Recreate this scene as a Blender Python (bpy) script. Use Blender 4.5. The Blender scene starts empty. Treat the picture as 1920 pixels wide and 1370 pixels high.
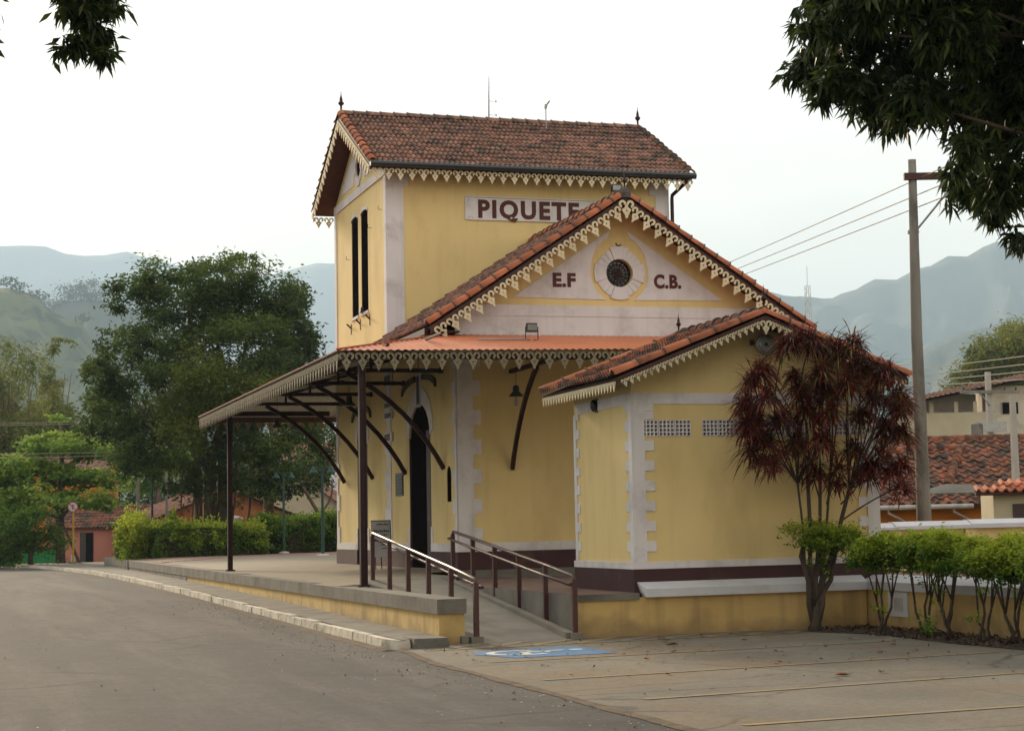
import bpy, bmesh, math, random
import numpy as np
from mathutils import Vector as V, Matrix as Mx
from mathutils import noise as mnoise
from mathutils.geometry import tessellate_polygon
R = math.radians
random.seed(7)
rng = np.random.default_rng(11)
sc = bpy.context.scene
col = sc.collection

# ------------------------------------------------------------------ camera
CAM = V((-9.46874, -36.49926, 0.82144))
ya, pi_, ro = 0.33359, 0.09385, 0.02261
R0 = V((math.cos(ya), -math.sin(ya), 0)); F0 = V((math.sin(ya), math.cos(ya), 0)); Z0 = V((0, 0, 1))
F = F0 * math.cos(pi_) + Z0 * math.sin(pi_)
U = -F0 * math.sin(pi_) + Z0 * math.cos(pi_)
RT = R0 * math.cos(ro) - U * math.sin(ro)
UP = R0 * math.sin(ro) + U * math.cos(ro)
cam = bpy.data.cameras.new('camera')
cam.sensor_width = 36; cam.lens = 3609.7 / 1920 * 36
cam.shift_x = -(1141.99 - 960) / 1920
cam.shift_y = (642.96 - 685) / 1920
cam.clip_start = 0.3; cam.clip_end = 20000
co = bpy.data.objects.new('camera', cam); col.objects.link(co)
co.matrix_world = Mx(((RT.x, UP.x, -F.x, CAM.x), (RT.y, UP.y, -F.y, CAM.y), (RT.z, UP.z, -F.z, CAM.z), (0, 0, 0, 1)))
sc.camera = co

# ------------------------------------------------------------------ light
SUN_AZ, SUN_EL = R(-8.5), R(18.0)          # azimuth from +Y, clockwise
SKY_STRENGTH, SUN_STRENGTH, EXPOSURE = 0.125, 4.4, 1.0
w = bpy.data.worlds.new('World'); sc.world = w; w.use_nodes = True
nt = w.node_tree; nt.nodes.clear()
sky = nt.nodes.new('ShaderNodeTexSky'); sky.sky_type = 'NISHITA'; sky.sun_disc = False
sky.sun_elevation = SUN_EL; sky.sun_rotation = SUN_AZ
sky.air_density = 1.0; sky.dust_density = 4.0; sky.ozone_density = 1.0; sky.altitude = 600
hz = nt.nodes.new('ShaderNodeMix'); hz.data_type = 'RGBA'     # thin bright overcast over the clear sky
hz.inputs[0].default_value = 0.93
tc = nt.nodes.new('ShaderNodeTexCoord'); sx_ = nt.nodes.new('ShaderNodeSeparateXYZ'); nt.links.new(tc.outputs['Generated'], sx_.inputs[0])
cr = nt.nodes.new('ShaderNodeValToRGB'); nt.links.new(sx_.outputs[2], cr.inputs[0])      # cream low down, white above
cr.color_ramp.elements[0].position = 0.04; cr.color_ramp.elements[0].color = (9.6, 7.9, 5.5, 1)
cr.color_ramp.elements[1].position = 0.26; cr.color_ramp.elements[1].color = (6.5, 6.2, 5.7, 1)
cm = nt.nodes.new('ShaderNodeMapping'); cm.inputs['Scale'].default_value = (2.2, 2.2, 7.0); nt.links.new(tc.outputs['Generated'], cm.inputs[0])
cn = nt.nodes.new('ShaderNodeTexNoise'); cn.inputs['Scale'].default_value = 1.4; cn.inputs['Detail'].default_value = 7; nt.links.new(cm.outputs[0], cn.inputs[0])
cg = nt.nodes.new('ShaderNodeMapRange'); cg.inputs[1].default_value = 0.35; cg.inputs[2].default_value = 0.62; cg.inputs[3].default_value = 0.80; cg.inputs[4].default_value = 1.06; nt.links.new(cn.outputs[0], cg.inputs[0])
cv = nt.nodes.new('ShaderNodeVectorMath'); cv.operation = 'SCALE'; nt.links.new(cr.outputs[0], cv.inputs[0]); nt.links.new(cg.outputs[0], cv.inputs['Scale'])
nt.links.new(cv.outputs[0], hz.inputs[7])
bg = nt.nodes.new('ShaderNodeBackground'); bg.inputs[1].default_value = SKY_STRENGTH
wo = nt.nodes.new('ShaderNodeOutputWorld')
nt.links.new(sky.outputs[0], hz.inputs[6]); nt.links.new(hz.outputs[2], bg.inputs[0]); nt.links.new(bg.outputs[0], wo.inputs[0])
sl = bpy.data.lights.new('sun', 'SUN'); sl.energy = SUN_STRENGTH; sl.angle = R(7.0); sl.color = (1.0, 0.80, 0.56)
so = bpy.data.objects.new('sun', sl); col.objects.link(so)
tosun = V((math.sin(SUN_AZ) * math.cos(SUN_EL), math.cos(SUN_AZ) * math.cos(SUN_EL), math.sin(SUN_EL)))
so.rotation_euler = (-tosun).to_track_quat('-Z', 'Y').to_euler()
so.location = (0, 0, 40)
vs = sc.view_settings
vs.view_transform = 'Standard'; vs.look = 'None'; vs.exposure = EXPOSURE; vs.gamma = 1.0; vs.use_curve_mapping = False
cy = sc.cycles
cy.max_bounces = 6; cy.diffuse_bounces = 3; cy.glossy_bounces = 2; cy.transmission_bounces = 4; cy.transparent_max_bounces = 6
cy.volume_bounces = 0; cy.use_denoising = True; cy.sample_clamp_indirect = 6

# ------------------------------------------------------------------ helpers
WM = {}
def tag(o, label=None, cat=None, group=None, kind=None):
    if label: o['label'] = label
    if cat: o['category'] = cat
    if group: o['group'] = group
    if kind: o['kind'] = kind
    return o
def attach(o, parent=None, world=None):
    world = world or Mx.Identity(4)
    col.objects.link(o); WM[o] = world; o.matrix_basis = world
    if parent is not None:
        o.parent = parent; o.matrix_parent_inverse = WM[parent].inverted()
    return o
def thing(name, loc, label, cat, group=None, kind=None):
    o = bpy.data.objects.new(name, None); o.empty_display_size = 0.2
    attach(o, None, Mx.Translation(V(loc)))
    return tag(o, label, cat, group, kind)
def inst(name, me, parent=None, world=None):
    return attach(bpy.data.objects.new(name, me), parent, world)
def frame(o, x, y, z):
    x, y, z, o = V(x), V(y), V(z), V(o)
    return Mx(((x.x, y.x, z.x, o.x), (x.y, y.y, z.y, o.y), (x.z, y.z, z.z, o.z), (0, 0, 0, 1)))

class B:
    def __init__(s): s.v = []; s.f = []
    def add(s, vs, fs):
        n = len(s.v); s.v += [tuple(p) for p in vs]; s.f += [tuple(i + n for i in f) for f in fs]; return s
    def box(s, a, b, taper=0):
        (x0, y0, z0), (x1, y1, z1) = a, b; t = taper
        return s.add([(x0, y0, z0), (x1, y0, z0), (x1, y1, z0), (x0, y1, z0), (x0 + t, y0 + t, z1), (x1 - t, y0 + t, z1), (x1 - t, y1 - t, z1), (x0 + t, y1 - t, z1)],
                     [(3, 2, 1, 0), (4, 5, 6, 7), (0, 1, 5, 4), (1, 2, 6, 5), (2, 3, 7, 6), (3, 0, 4, 7)])
    def poly(s, pts): return s.add(pts, [tuple(range(len(pts)))])
    def prism(s, a, b):                      # two matching rings of points
        n = len(a)
        return s.add(list(a) + list(b), [tuple(range(n - 1, -1, -1)), tuple(range(n, 2 * n))] + [(i, (i + 1) % n, n + (i + 1) % n, n + i) for i in range(n)])
    def tube(s, pts, r, n=8, cap=True):
        pts = [V(p) for p in pts]; k = len(pts); rs = r if isinstance(r, (list, tuple)) else [r] * k
        t0 = (pts[1] - pts[0]).normalized(); a = t0.orthogonal().normalized(); base = len(s.v)
        for i, p in enumerate(pts):
            t = (pts[min(i + 1, k - 1)] - pts[max(i - 1, 0)]).normalized()
            a = (a - t * a.dot(t)).normalized(); b = t.cross(a)
            for j in range(n):
                q = 2 * math.pi * j / n; s.v.append(tuple(p + (a * math.cos(q) + b * math.sin(q)) * rs[i]))
        for i in range(k - 1):
            for j in range(n):
                s.f.append((base + i * n + j, base + i * n + (j + 1) % n, base + (i + 1) * n + (j + 1) % n, base + (i + 1) * n + j))
        if cap:
            s.f.append(tuple(base + j for j in range(n - 1, -1, -1))); s.f.append(tuple(base + (k - 1) * n + j for j in range(n)))
        return s
    def lathe(s, prof, c, n=12):             # prof: (radius, z)
        c = V(c); base = len(s.v); k = len(prof)
        for r, z in prof:
            for j in range(n):
                q = 2 * math.pi * j / n; s.v.append((c.x + r * math.cos(q), c.y + r * math.sin(q), c.z + z))
        for i in range(k - 1):
            for j in range(n): s.f.append((base + i * n + j, base + i * n + (j + 1) % n, base + (i + 1) * n + (j + 1) % n, base + (i + 1) * n + j))
        s.f.append(tuple(base + j for j in range(n - 1, -1, -1))); s.f.append(tuple(base + (k - 1) * n + j for j in range(n)))
        return s
    def xf(s, m):
        s.v = [tuple(m @ V(p)) for p in s.v]; return s
    def mesh(s, name, mat, smooth=False):
        me = bpy.data.meshes.new(name); me.from_pydata(s.v, [], s.f)
        if mat: me.materials.append(mat)
        if smooth: me.polygons.foreach_set('use_smooth', [True] * len(me.polygons))
        me.update(); return me
    def obj(s, name, mat, parent=None, smooth=False, world=None):
        return inst(name, s.mesh(name, mat, smooth), parent, world)

def holed(b, outer, holes, to3, depth):
    """wall face with real openings: outer and holes are 2-D rings, to3 maps (a, b, inward) to the world"""
    rings = [[V((p[0], p[1], 0)) for p in r] for r in [outer] + holes]
    flat = [p for r in rings for p in r]
    tris = tessellate_polygon(rings)
    b.add([to3(p.x, p.y, 0) for p in flat], [tuple(t) for t in tris])
    for h in holes:
        n = len(h)
        b.add([to3(p[0], p[1], 0) for p in h] + [to3(p[0], p[1], depth) for p in h], [(i, (i + 1) % n, n + (i + 1) % n, n + i) for i in range(n)])
def rect(a0, b0, a1, b1): return [(a0, b0), (a1, b0), (a1, b1), (a0, b1)]
def arch(a0, a1, b0, spring, top, n=8):
    c = (a0 + a1) / 2; h = (a1 - a0) / 2
    return [(a0, b0), (a1, b0)] + [(c + h * math.cos(math.pi * i / n), spring + (top - spring) * math.sin(math.pi * i / n)) for i in range(n + 1)]
def circ(a, b, r, n=32): return [(a + r * math.cos(2 * math.pi * i / n), b + r * math.sin(2 * math.pi * i / n)) for i in range(n)]

# ------------------------------------------------------------------ materials
MATS = {}
def nodes(name):
    m = bpy.data.materials.new(name); m.use_nodes = True; t = m.node_tree
    p = t.nodes['Principled BSDF']; MATS[name] = m; return m, t, p
def pmat(name, c1, c2=None, scale=3.0, rough=0.85, bump=0.15, bscale=None, metal=0.0, detail=6, stretch=(1, 1, 1), stain=None, stain_scale=0.7, stain_lo=0.5, stain_hi=0.7, spec=0.3, rnd=0.0, dirt=None, streak=None, cracks=None, grain=None):
    m, t, p = nodes(name); L = t.links.new; N = t.nodes.new
    c2 = c2 or tuple(x * 0.82 for x in c1)
    g = N('ShaderNodeNewGeometry'); mp = N('ShaderNodeMapping'); mp.inputs['Scale'].default_value = stretch; L(g.outputs['Position'], mp.inputs[0])
    n1 = N('ShaderNodeTexNoise'); n1.inputs['Scale'].default_value = scale; n1.inputs['Detail'].default_value = detail; L(mp.outputs[0], n1.inputs[0])
    rp = N('ShaderNodeMapRange'); rp.inputs[1].default_value = 0.32; rp.inputs[2].default_value = 0.68; L(n1.outputs[0], rp.inputs[0])
    mx = N('ShaderNodeMix'); mx.data_type = 'RGBA'; mx.inputs[6].default_value = (*c1, 1); mx.inputs[7].default_value = (*c2, 1); L(rp.outputs[0], mx.inputs[0])
    out = mx.outputs[2]
    if stain:
        n2 = N('ShaderNodeTexNoise'); n2.inputs['Scale'].default_value = stain_scale; n2.inputs['Detail'].default_value = 9; n2.inputs['Roughness'].default_value = 0.68; L(mp.outputs[0], n2.inputs[0])
        r2 = N('ShaderNodeMapRange'); r2.inputs[1].default_value = stain_lo; r2.inputs[2].default_value = stain_hi; L(n2.outputs[0], r2.inputs[0])
        m2 = N('ShaderNodeMix'); m2.data_type = 'RGBA'; L(out, m2.inputs[6]); m2.inputs[7].default_value = (*stain, 1); L(r2.outputs[0], m2.inputs[0]); out = m2.outputs[2]
    if grain:                                 # mixed light and dark aggregate
        for gs, ga in grain:
            ng = N('ShaderNodeTexNoise'); ng.inputs['Scale'].default_value = gs; ng.inputs['Detail'].default_value = 4; ng.inputs['Roughness'].default_value = 0.75; L(g.outputs['Position'], ng.inputs[0])
            rg = N('ShaderNodeMapRange'); rg.inputs[1].default_value = 0.3; rg.inputs[2].default_value = 0.7; rg.inputs[3].default_value = 1 - ga; rg.inputs[4].default_value = 1 + ga; L(ng.outputs[0], rg.inputs[0])
            hg = N('ShaderNodeHueSaturation'); L(rg.outputs[0], hg.inputs['Value']); L(out, hg.inputs['Color']); out = hg.outputs[0]
    if streak:                                # rain marks running down the paint
        ms_ = N('ShaderNodeMapping'); ms_.inputs['Scale'].default_value = (5.5, 5.5, 0.32); L(g.outputs['Position'], ms_.inputs[0])
        ns = N('ShaderNodeTexNoise'); ns.inputs['Scale'].default_value = 1.0; ns.inputs['Detail'].default_value = 7; L(ms_.outputs[0], ns.inputs[0])
        rs_ = N('ShaderNodeMapRange'); rs_.inputs[1].default_value = 0.52; rs_.inputs[2].default_value = 0.80; rs_.inputs[4].default_value = streak[1]; L(ns.outputs[0], rs_.inputs[0])
        mk = N('ShaderNodeMix'); mk.data_type = 'RGBA'; L(out, mk.inputs[6]); mk.inputs[7].default_value = (*streak[0], 1); L(rs_.outputs[0], mk.inputs[0]); out = mk.outputs[2]
    if cracks:                                # wandering cracks
        nd = N('ShaderNodeTexNoise'); nd.inputs['Scale'].default_value = 1.3; nd.inputs['Detail'].default_value = 4; L(g.outputs['Position'], nd.inputs[0])
        va = N('ShaderNodeMix'); va.data_type = 'VECTOR'; va.inputs[0].default_value = 0.35; L(g.outputs['Position'], va.inputs[4]); L(nd.outputs['Color'], va.inputs[5])
        vo = N('ShaderNodeTexVoronoi'); vo.feature = 'DISTANCE_TO_EDGE'; vo.inputs['Scale'].default_value = cracks[1]; L(va.outputs[1], vo.inputs[0])
        rc = N('ShaderNodeMapRange'); rc.inputs[1].default_value = 0.002; rc.inputs[2].default_value = cracks[2]; rc.inputs[3].default_value = 0.8; rc.inputs[4].default_value = 0; L(vo.outputs['Distance'], rc.inputs[0])
        nm_ = N('ShaderNodeTexNoise'); nm_.inputs['Scale'].default_value = 0.45; L(g.outputs['Position'], nm_.inputs[0])
        rm_ = N('ShaderNodeMapRange'); rm_.inputs[1].default_value = 0.45; rm_.inputs[2].default_value = 0.6; L(nm_.outputs[0], rm_.inputs[0])
        mu = N('ShaderNodeMath'); mu.operation = 'MULTIPLY'; L(rc.outputs[0], mu.inputs[0]); L(rm_.outputs[0], mu.inputs[1])
        mk = N('ShaderNodeMix'); mk.data_type = 'RGBA'; L(out, mk.inputs[6]); mk.inputs[7].default_value = (*cracks[0], 1); L(mu.outputs[0], mk.inputs[0]); out = mk.outputs[2]
    if dirt:                                  # splashed dirt that climbs unevenly from a base height
        col_, z0, z1 = dirt
        sp = N('ShaderNodeSeparateXYZ'); L(g.outputs['Position'], sp.inputs[0])
        n3 = N('ShaderNodeTexNoise'); n3.inputs['Scale'].default_value = 2.2; n3.inputs['Detail'].default_value = 8; L(g.outputs['Position'], n3.inputs[0])
        ad = N('ShaderNodeMath'); ad.operation = 'MULTIPLY_ADD'; L(n3.outputs[0], ad.inputs[0]); ad.inputs[1].default_value = -0.9; L(sp.outputs[2], ad.inputs[2])
        r3 = N('ShaderNodeMapRange'); r3.inputs[1].default_value = z0 - 0.35; r3.inputs[2].default_value = z1 - 0.35; r3.inputs[3].default_value = 0.75; r3.inputs[4].default_value = 0; L(ad.outputs[0], r3.inputs[0])
        m3 = N('ShaderNodeMix'); m3.data_type = 'RGBA'; L(out, m3.inputs[6]); m3.inputs[7].default_value = (*col_, 1); L(r3.outputs[0], m3.inputs[0]); out = m3.outputs[2]
    if rnd:
        oi = N('ShaderNodeObjectInfo'); hs = N('ShaderNodeHueSaturation'); r4 = N('ShaderNodeMapRange'); r4.inputs[3].default_value = 1 - rnd; r4.inputs[4].default_value = 1 + rnd
        L(oi.outputs['Random'], r4.inputs[0]); L(r4.outputs[0], hs.inputs['Value']); L(out, hs.inputs['Color']); out = hs.outputs[0]
    L(out, p.inputs['Base Color'])
    p.inputs['Roughness'].default_value = rough; p.inputs['Metallic'].default_value = metal; p.inputs['Specular IOR Level'].default_value = spec
    if bump:
        nb = N('ShaderNodeTexNoise'); nb.inputs['Scale'].default_value = bscale or scale * 12; nb.inputs['Detail'].default_value = 5; L(g.outputs['Position'] if stretch[2] == 1 else mp.outputs[0], nb.inputs[0])
        bp = N('ShaderNodeBump'); bp.inputs['Strength'].default_value = bump; bp.inputs['Distance'].default_value = 0.03; L(nb.outputs[0], bp.inputs['Height']); L(bp.outputs[0], p.inputs['Normal'])
    return m
def leafmat(name, c1, c2, trans=0.35, rough=0.7, scale=0.5):
    m, t, p = nodes(name); L = t.links.new; N = t.nodes.new
    at = N('ShaderNodeAttribute'); at.attribute_name = 'var'
    mx = N('ShaderNodeMix'); mx.data_type = 'RGBA'; mx.inputs[6].default_value = (*c1, 1); mx.inputs[7].default_value = (*c2, 1); L(at.outputs['Fac'], mx.inputs[0])
    L(mx.outputs[2], p.inputs['Base Color']); p.inputs['Roughness'].default_value = rough; p.inputs['Specular IOR Level'].default_value = 0.2
    tr = N('ShaderNodeBsdfTranslucent'); hs = N('ShaderNodeHueSaturation'); hs.inputs['Value'].default_value = 1.35; L(mx.outputs[2], hs.inputs['Color']); L(hs.outputs[0], tr.inputs[0])
    ms = N('ShaderNodeMixShader'); ms.inputs[0].default_value = trans; L(p.outputs[0], ms.inputs[1]); L(tr.outputs[0], ms.inputs[2])
    L(ms.outputs[0], t.nodes['Material Output'].inputs[0]); return m

YEL = (0.68, 0.53, 0.245); WHT = (0.64, 0.61, 0.605); BRN = (0.055, 0.022, 0.022)
yellow = pmat('yellow_wall_paint', YEL, (0.63, 0.485, 0.215), 0.9, 0.9, 0.10, 60, stretch=(1, 1, 0.45), stain=(0.52, 0.39, 0.18), stain_scale=0.9, stain_lo=0.5, stain_hi=0.78, streak=((0.46, 0.345, 0.16), 0.28))
yellow_low = pmat('yellow_base_paint', (0.52, 0.365, 0.14), (0.46, 0.315, 0.12), 1.1, 0.92, 0.2, 40, stain=(0.34, 0.225, 0.09), stain_scale=0.9, stain_lo=0.52, stain_hi=0.78, dirt=((0.22, 0.15, 0.075), -0.86, -0.58), streak=((0.26, 0.18, 0.085), 0.8))
trim = pmat('pale_trim_paint', WHT, (0.58, 0.55, 0.545), 1.4, 0.9, 0.08, 60, stain=(0.36, 0.33, 0.32), stain_scale=1.2, stain_lo=0.5, stain_hi=0.78, streak=((0.36, 0.33, 0.31), 0.45))
brown = pmat('dark_brown_plinth_paint', BRN, (0.045, 0.018, 0.018), 1.5, 0.75, 0.08, 50, stain=(0.10, 0.055, 0.045), stain_scale=1.2, stain_lo=0.55, stain_hi=0.8)
letter = pmat('brown_letter_paint', (0.085, 0.022, 0.016), None, 8, 0.7, 0.0)
cream_old_shaded = pmat('weathered_shaded_lambrequin_wood', (0.20, 0.165, 0.10), (0.15, 0.125, 0.078), 9, 0.8, 0.12, 90, stain=(0.14, 0.11, 0.07), stain_scale=3, stain_lo=0.55, stain_hi=0.72, rnd=0.1)  # darker cream for the awning: weathering plus the lower light put into the colour
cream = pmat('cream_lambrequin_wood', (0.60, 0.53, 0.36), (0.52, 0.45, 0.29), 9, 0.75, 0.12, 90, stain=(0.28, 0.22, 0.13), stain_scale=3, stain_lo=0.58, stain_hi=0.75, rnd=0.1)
darkwood = pmat('dark_brown_wood', (0.075, 0.032, 0.024), (0.05, 0.022, 0.018), 6, 0.7, 0.15, 50)
ironred = pmat('dark_red_brown_iron', (0.035, 0.011, 0.010), (0.024, 0.008, 0.008), 7, 0.5, 0.06, 90, spec=0.25, stain=(0.06, 0.024, 0.015), stain_scale=6, stain_lo=0.62, stain_hi=0.75)
railmat = pmat('dark_red_brown_rail_enamel', (0.06, 0.018, 0.016), (0.045, 0.014, 0.013), 12, 0.40, 0.02, 60, spec=0.4)
tile = pmat('weathered_clay_tile', (0.32, 0.165, 0.112), (0.20, 0.10, 0.073), 6, 0.9, 0.3, 30, stain=(0.060, 0.050, 0.043), stain_scale=3.2, stain_lo=0.44, stain_hi=0.62, rnd=0.25)
tile_old = pmat('old_lichened_clay_tile', (0.30, 0.105, 0.05), (0.16, 0.06, 0.035), 6, 0.92, 0.35, 30, stain=(0.045, 0.036, 0.03), stain_scale=2.2, stain_lo=0.40, stain_hi=0.58, rnd=0.25)
capt = pmat('orange_clay_cap_tile', (0.42, 0.135, 0.06), (0.31, 0.10, 0.05), 3, 0.8, 0.15, 40, stain=(0.10, 0.055, 0.04), stain_scale=3, stain_lo=0.56, stain_hi=0.72, rnd=0.18)
mortar = pmat('dark_mortar', (0.10, 0.09, 0.08), (0.06, 0.055, 0.05), 9, 0.95, 0.4, 40)
orange_sheet = pmat('orange_painted_sheet_metal', (0.50, 0.145, 0.048), (0.43, 0.12, 0.04), 1.2, 0.42, 0.0, metal=0.0, spec=0.5, stain=(0.28, 0.075, 0.035), stain_scale=1.5, stain_lo=0.55, stain_hi=0.8)
sheet_under = pmat('bare_sheet_metal_underside', (0.40, 0.39, 0.36), (0.32, 0.31, 0.29), 2, 0.6, 0.0, metal=0.2)
black = pmat('dark_interior', (0.008, 0.006, 0.006), None, 3, 0.95, 0.0, spec=0.0)
doorw = pmat('brown_door_wood', (0.06, 0.035, 0.026), (0.04, 0.024, 0.02), 5, 0.55, 0.1, 40, stretch=(1, 1, 0.2))
doorw2 = pmat('grey_brown_door_leaf', (0.055, 0.04, 0.034), (0.04, 0.03, 0.026), 5, 0.5, 0.1, 40, stretch=(1, 1, 0.2))
glassd = pmat('dark_glass', (0.02, 0.022, 0.02), None, 4, 0.12, 0.0, spec=0.7)
conc = pmat('grey_concrete', (0.165, 0.156, 0.132), (0.12, 0.113, 0.096), 2.0, 0.92, 0.25, 45, stain=(0.11, 0.10, 0.085), stain_scale=1.1, stain_lo=0.5, stain_hi=0.72)
concd = pmat('stained_concrete_coping', (0.17, 0.155, 0.13), (0.125, 0.115, 0.095), 2.5, 0.93, 0.35, 40, stain=(0.075, 0.068, 0.055), stain_scale=1.4, stain_lo=0.48, stain_hi=0.68)
lotm = pmat('worn_parking_concrete', (0.165, 0.145, 0.11), (0.11, 0.097, 0.076), 0.8, 0.93, 0.25, 60, stain=(0.15, 0.10, 0.055), stain_scale=0.5, stain_lo=0.50, stain_hi=0.70, cracks=((0.05, 0.042, 0.034), 0.33, 0.010), grain=((12, .22), (1.6, .15), (45, .25)))
asph = pmat('worn_asphalt', (0.050, 0.046, 0.0435), (0.034, 0.0315, 0.030), 0.6, 0.92, 0.35, 90, stretch=(1, 0.10, 1), stain=(0.084, 0.073, 0.064), stain_scale=0.8, stain_lo=0.46, stain_hi=0.66, cracks=((0.016, 0.015, 0.014), 0.30, 0.014), grain=((16, .30), (2.2, .16), (55, .35)))
dirtm = pmat('sandy_dirt', (0.135, 0.095, 0.058), (0.09, 0.066, 0.044), 3, 0.98, 0.6, 60, stain=(0.05, 0.04, 0.032), stain_scale=4, stain_lo=0.5, stain_hi=0.7)
soil = pmat('dark_garden_soil', (0.045, 0.030, 0.022), (0.028, 0.02, 0.016), 8, 0.98, 0.8, 30)
paver = pmat('brown_brick_paving', (0.19, 0.115, 0.085), (0.14, 0.085, 0.065), 3, 0.93, 0.3, 40, stain=(0.10, 0.07, 0.055), stain_scale=1.5)
platm = pmat('platform_concrete', (0.185, 0.155, 0.108), (0.145, 0.122, 0.088), 0.8, 0.85, 0.12, 60, stain=(0.20, 0.165, 0.12), stain_scale=0.6)
kerbm = pmat('white_limewashed_kerb', (0.58, 0.53, 0.44), (0.46, 0.41, 0.33), 5, 0.92, 0.4, 40, stain=(0.20, 0.165, 0.12), stain_scale=3.2, stain_lo=0.5, stain_hi=0.66, rnd=0.1)
ylw_line = pmat('worn_yellow_road_paint', (0.30, 0.20, 0.065), (0.22, 0.16, 0.08), 3, 0.85, 0.1, 60, stain=(0.18, 0.165, 0.13), stain_scale=2.2, stain_lo=0.42, stain_hi=0.60)
bluep = pmat('worn_blue_road_paint', (0.03, 0.13, 0.30), (0.045, 0.14, 0.27), 3, 0.8, 0.1, 60, stain=(0.14, 0.16, 0.16), stain_scale=2.2, stain_lo=0.54, stain_hi=0.70)
whitep = pmat('worn_white_road_paint', (0.58, 0.56, 0.50), (0.48, 0.46, 0.42), 3, 0.8, 0.1, 60, stain=(0.28, 0.30, 0.30), stain_scale=3, stain_lo=0.6, stain_hi=0.75)
polem = pmat('mottled_concrete_pole', (0.20, 0.185, 0.16), (0.15, 0.135, 0.115), 3, 0.9, 0.2, 40, stretch=(1, 1, 0.3), stain=(0.09, 0.08, 0.068), stain_scale=2.0, stain_lo=0.5, stain_hi=0.66)
polep = pmat('pale_concrete_pole', (0.36, 0.33, 0.30), (0.28, 0.26, 0.235), 3, 0.9, 0.15, 40, stretch=(1, 1, 0.3))
steel = pmat('galvanised_steel', (0.30, 0.30, 0.30), None, 6, 0.4, 0.0, metal=0.8)
blackm = pmat('black_metal', (0.02, 0.022, 0.024), None, 6, 0.4, 0.0, spec=0.5)
greenm = pmat('dark_green_enamel', (0.010, 0.042, 0.036), (0.008, 0.032, 0.028), 6, 0.45, 0.0, spec=0.3)
wirem = pmat('weathered_wire', (0.20, 0.17, 0.12), None, 6, 0.6, 0.0)
whitew = pmat('white_wash', (0.54, 0.54, 0.56), (0.46, 0.46, 0.48), 1.5, 0.9, 0.1, 50, stain=(0.38, 0.37, 0.36), stain_scale=1.2, stain_lo=0.54, stain_hi=0.78)
pink = pmat('salmon_house_paint', (0.42, 0.17, 0.125), (0.36, 0.145, 0.11), 1, 0.9, 0.1)
orange = pmat('orange_house_paint', (0.46, 0.15, 0.015), (0.40, 0.125, 0.014), 1, 0.9, 0.1)
beige = pmat('beige_house_paint', (0.42, 0.37, 0.26), (0.37, 0.32, 0.225), 1, 0.9, 0.1)
creamw = pmat('cream_house_paint', (0.48, 0.43, 0.34), (0.42, 0.375, 0.295), 1, 0.9, 0.1, stain=(0.28, 0.25, 0.21), stain_scale=0.8)
palew = pmat('pale_house_paint', (0.42, 0.39, 0.36), (0.36, 0.33, 0.31), 1, 0.9, 0.1, stain=(0.22, 0.2, 0.18), stain_scale=0.8)
brick = pmat('orange_hollow_brick', (0.34, 0.115, 0.045), (0.27, 0.09, 0.04), 4, 0.92, 0.3, 20, stretch=(1, 1, 3))
greenw = pmat('green_wall_paint', (0.03, 0.28, 0.10), None, 1, 0.8, 0.1)
bark = pmat('rough_brown_bark', (0.12, 0.085, 0.06), (0.06, 0.043, 0.033), 3, 0.95, 0.7, 14, stretch=(1, 1, 0.25))
barkd = pmat('dark_shrub_bark', (0.075, 0.055, 0.04), (0.04, 0.03, 0.024), 6, 0.95, 0.6, 25, stretch=(1, 1, 0.3))
signw = pmat('sign_panel_white', (0.42, 0.41, 0.40), None, 2, 0.6, 0.0)
signred = pmat('sign_red', (0.35, 0.03, 0.03), None, 2, 0.6, 0.0)
signink = pmat('sign_ink', (0.05, 0.05, 0.06), None, 2, 0.7, 0.0)
signpost = pmat('yellow_sign_post', (0.42, 0.25, 0.03), None, 4, 0.7, 0.05)
lens = pmat('lamp_glass', (0.22, 0.235, 0.225), None, 3, 0.12, 0.0, spec=0.7)
dryleaf = pmat('dry_orange_leaf', (0.32, 0.095, 0.025), (0.20, 0.07, 0.025), 9, 0.8, 0.1, rnd=0.3)
hillg = pmat('grassy_hillside', (0.10, 0.115, 0.045), (0.065, 0.085, 0.032), 0.02, 0.98, 0.0, stain=(0.028, 0.045, 0.018), stain_scale=0.03, stain_lo=0.5, stain_hi=0.58)
forest = pmat('forested_mountainside', (0.040, 0.058, 0.026), (0.026, 0.040, 0.018), 0.012, 0.98, 0.0, stain=(0.048, 0.062, 0.030), stain_scale=0.004, stain_lo=0.5, stain_hi=0.7)
groundm = pmat('valley_ground', (0.075, 0.080, 0.035), (0.05, 0.058, 0.026), 0.08, 0.98, 0.0)
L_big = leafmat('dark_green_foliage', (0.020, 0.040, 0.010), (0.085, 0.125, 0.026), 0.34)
L_vine = leafmat('yellow_green_vine_foliage', (0.055, 0.085, 0.014), (0.115, 0.135, 0.022), 0.35)
L_term = leafmat('bright_almond_foliage', (0.075, 0.15, 0.024), (0.23, 0.31, 0.05), 0.42)
L_bam = leafmat('olive_bamboo_foliage', (0.075, 0.10, 0.024), (0.17, 0.18, 0.045), 0.38)
L_bg = leafmat('mid_green_foliage', (0.028, 0.048, 0.014), (0.06, 0.085, 0.024), 0.3)
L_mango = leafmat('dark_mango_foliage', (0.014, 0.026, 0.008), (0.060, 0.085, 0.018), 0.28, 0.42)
L_hedge = leafmat('clipped_hedge_foliage', (0.035, 0.078, 0.011), (0.13, 0.20, 0.022), 0.40)
L_hedge2 = leafmat('fresh_hedge_foliage', (0.045, 0.095, 0.012), (0.20, 0.26, 0.026), 0.42)
L_tip = leafmat('golden_shoot_foliage', (0.15, 0.22, 0.02), (0.34, 0.36, 0.035), 0.45)
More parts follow.
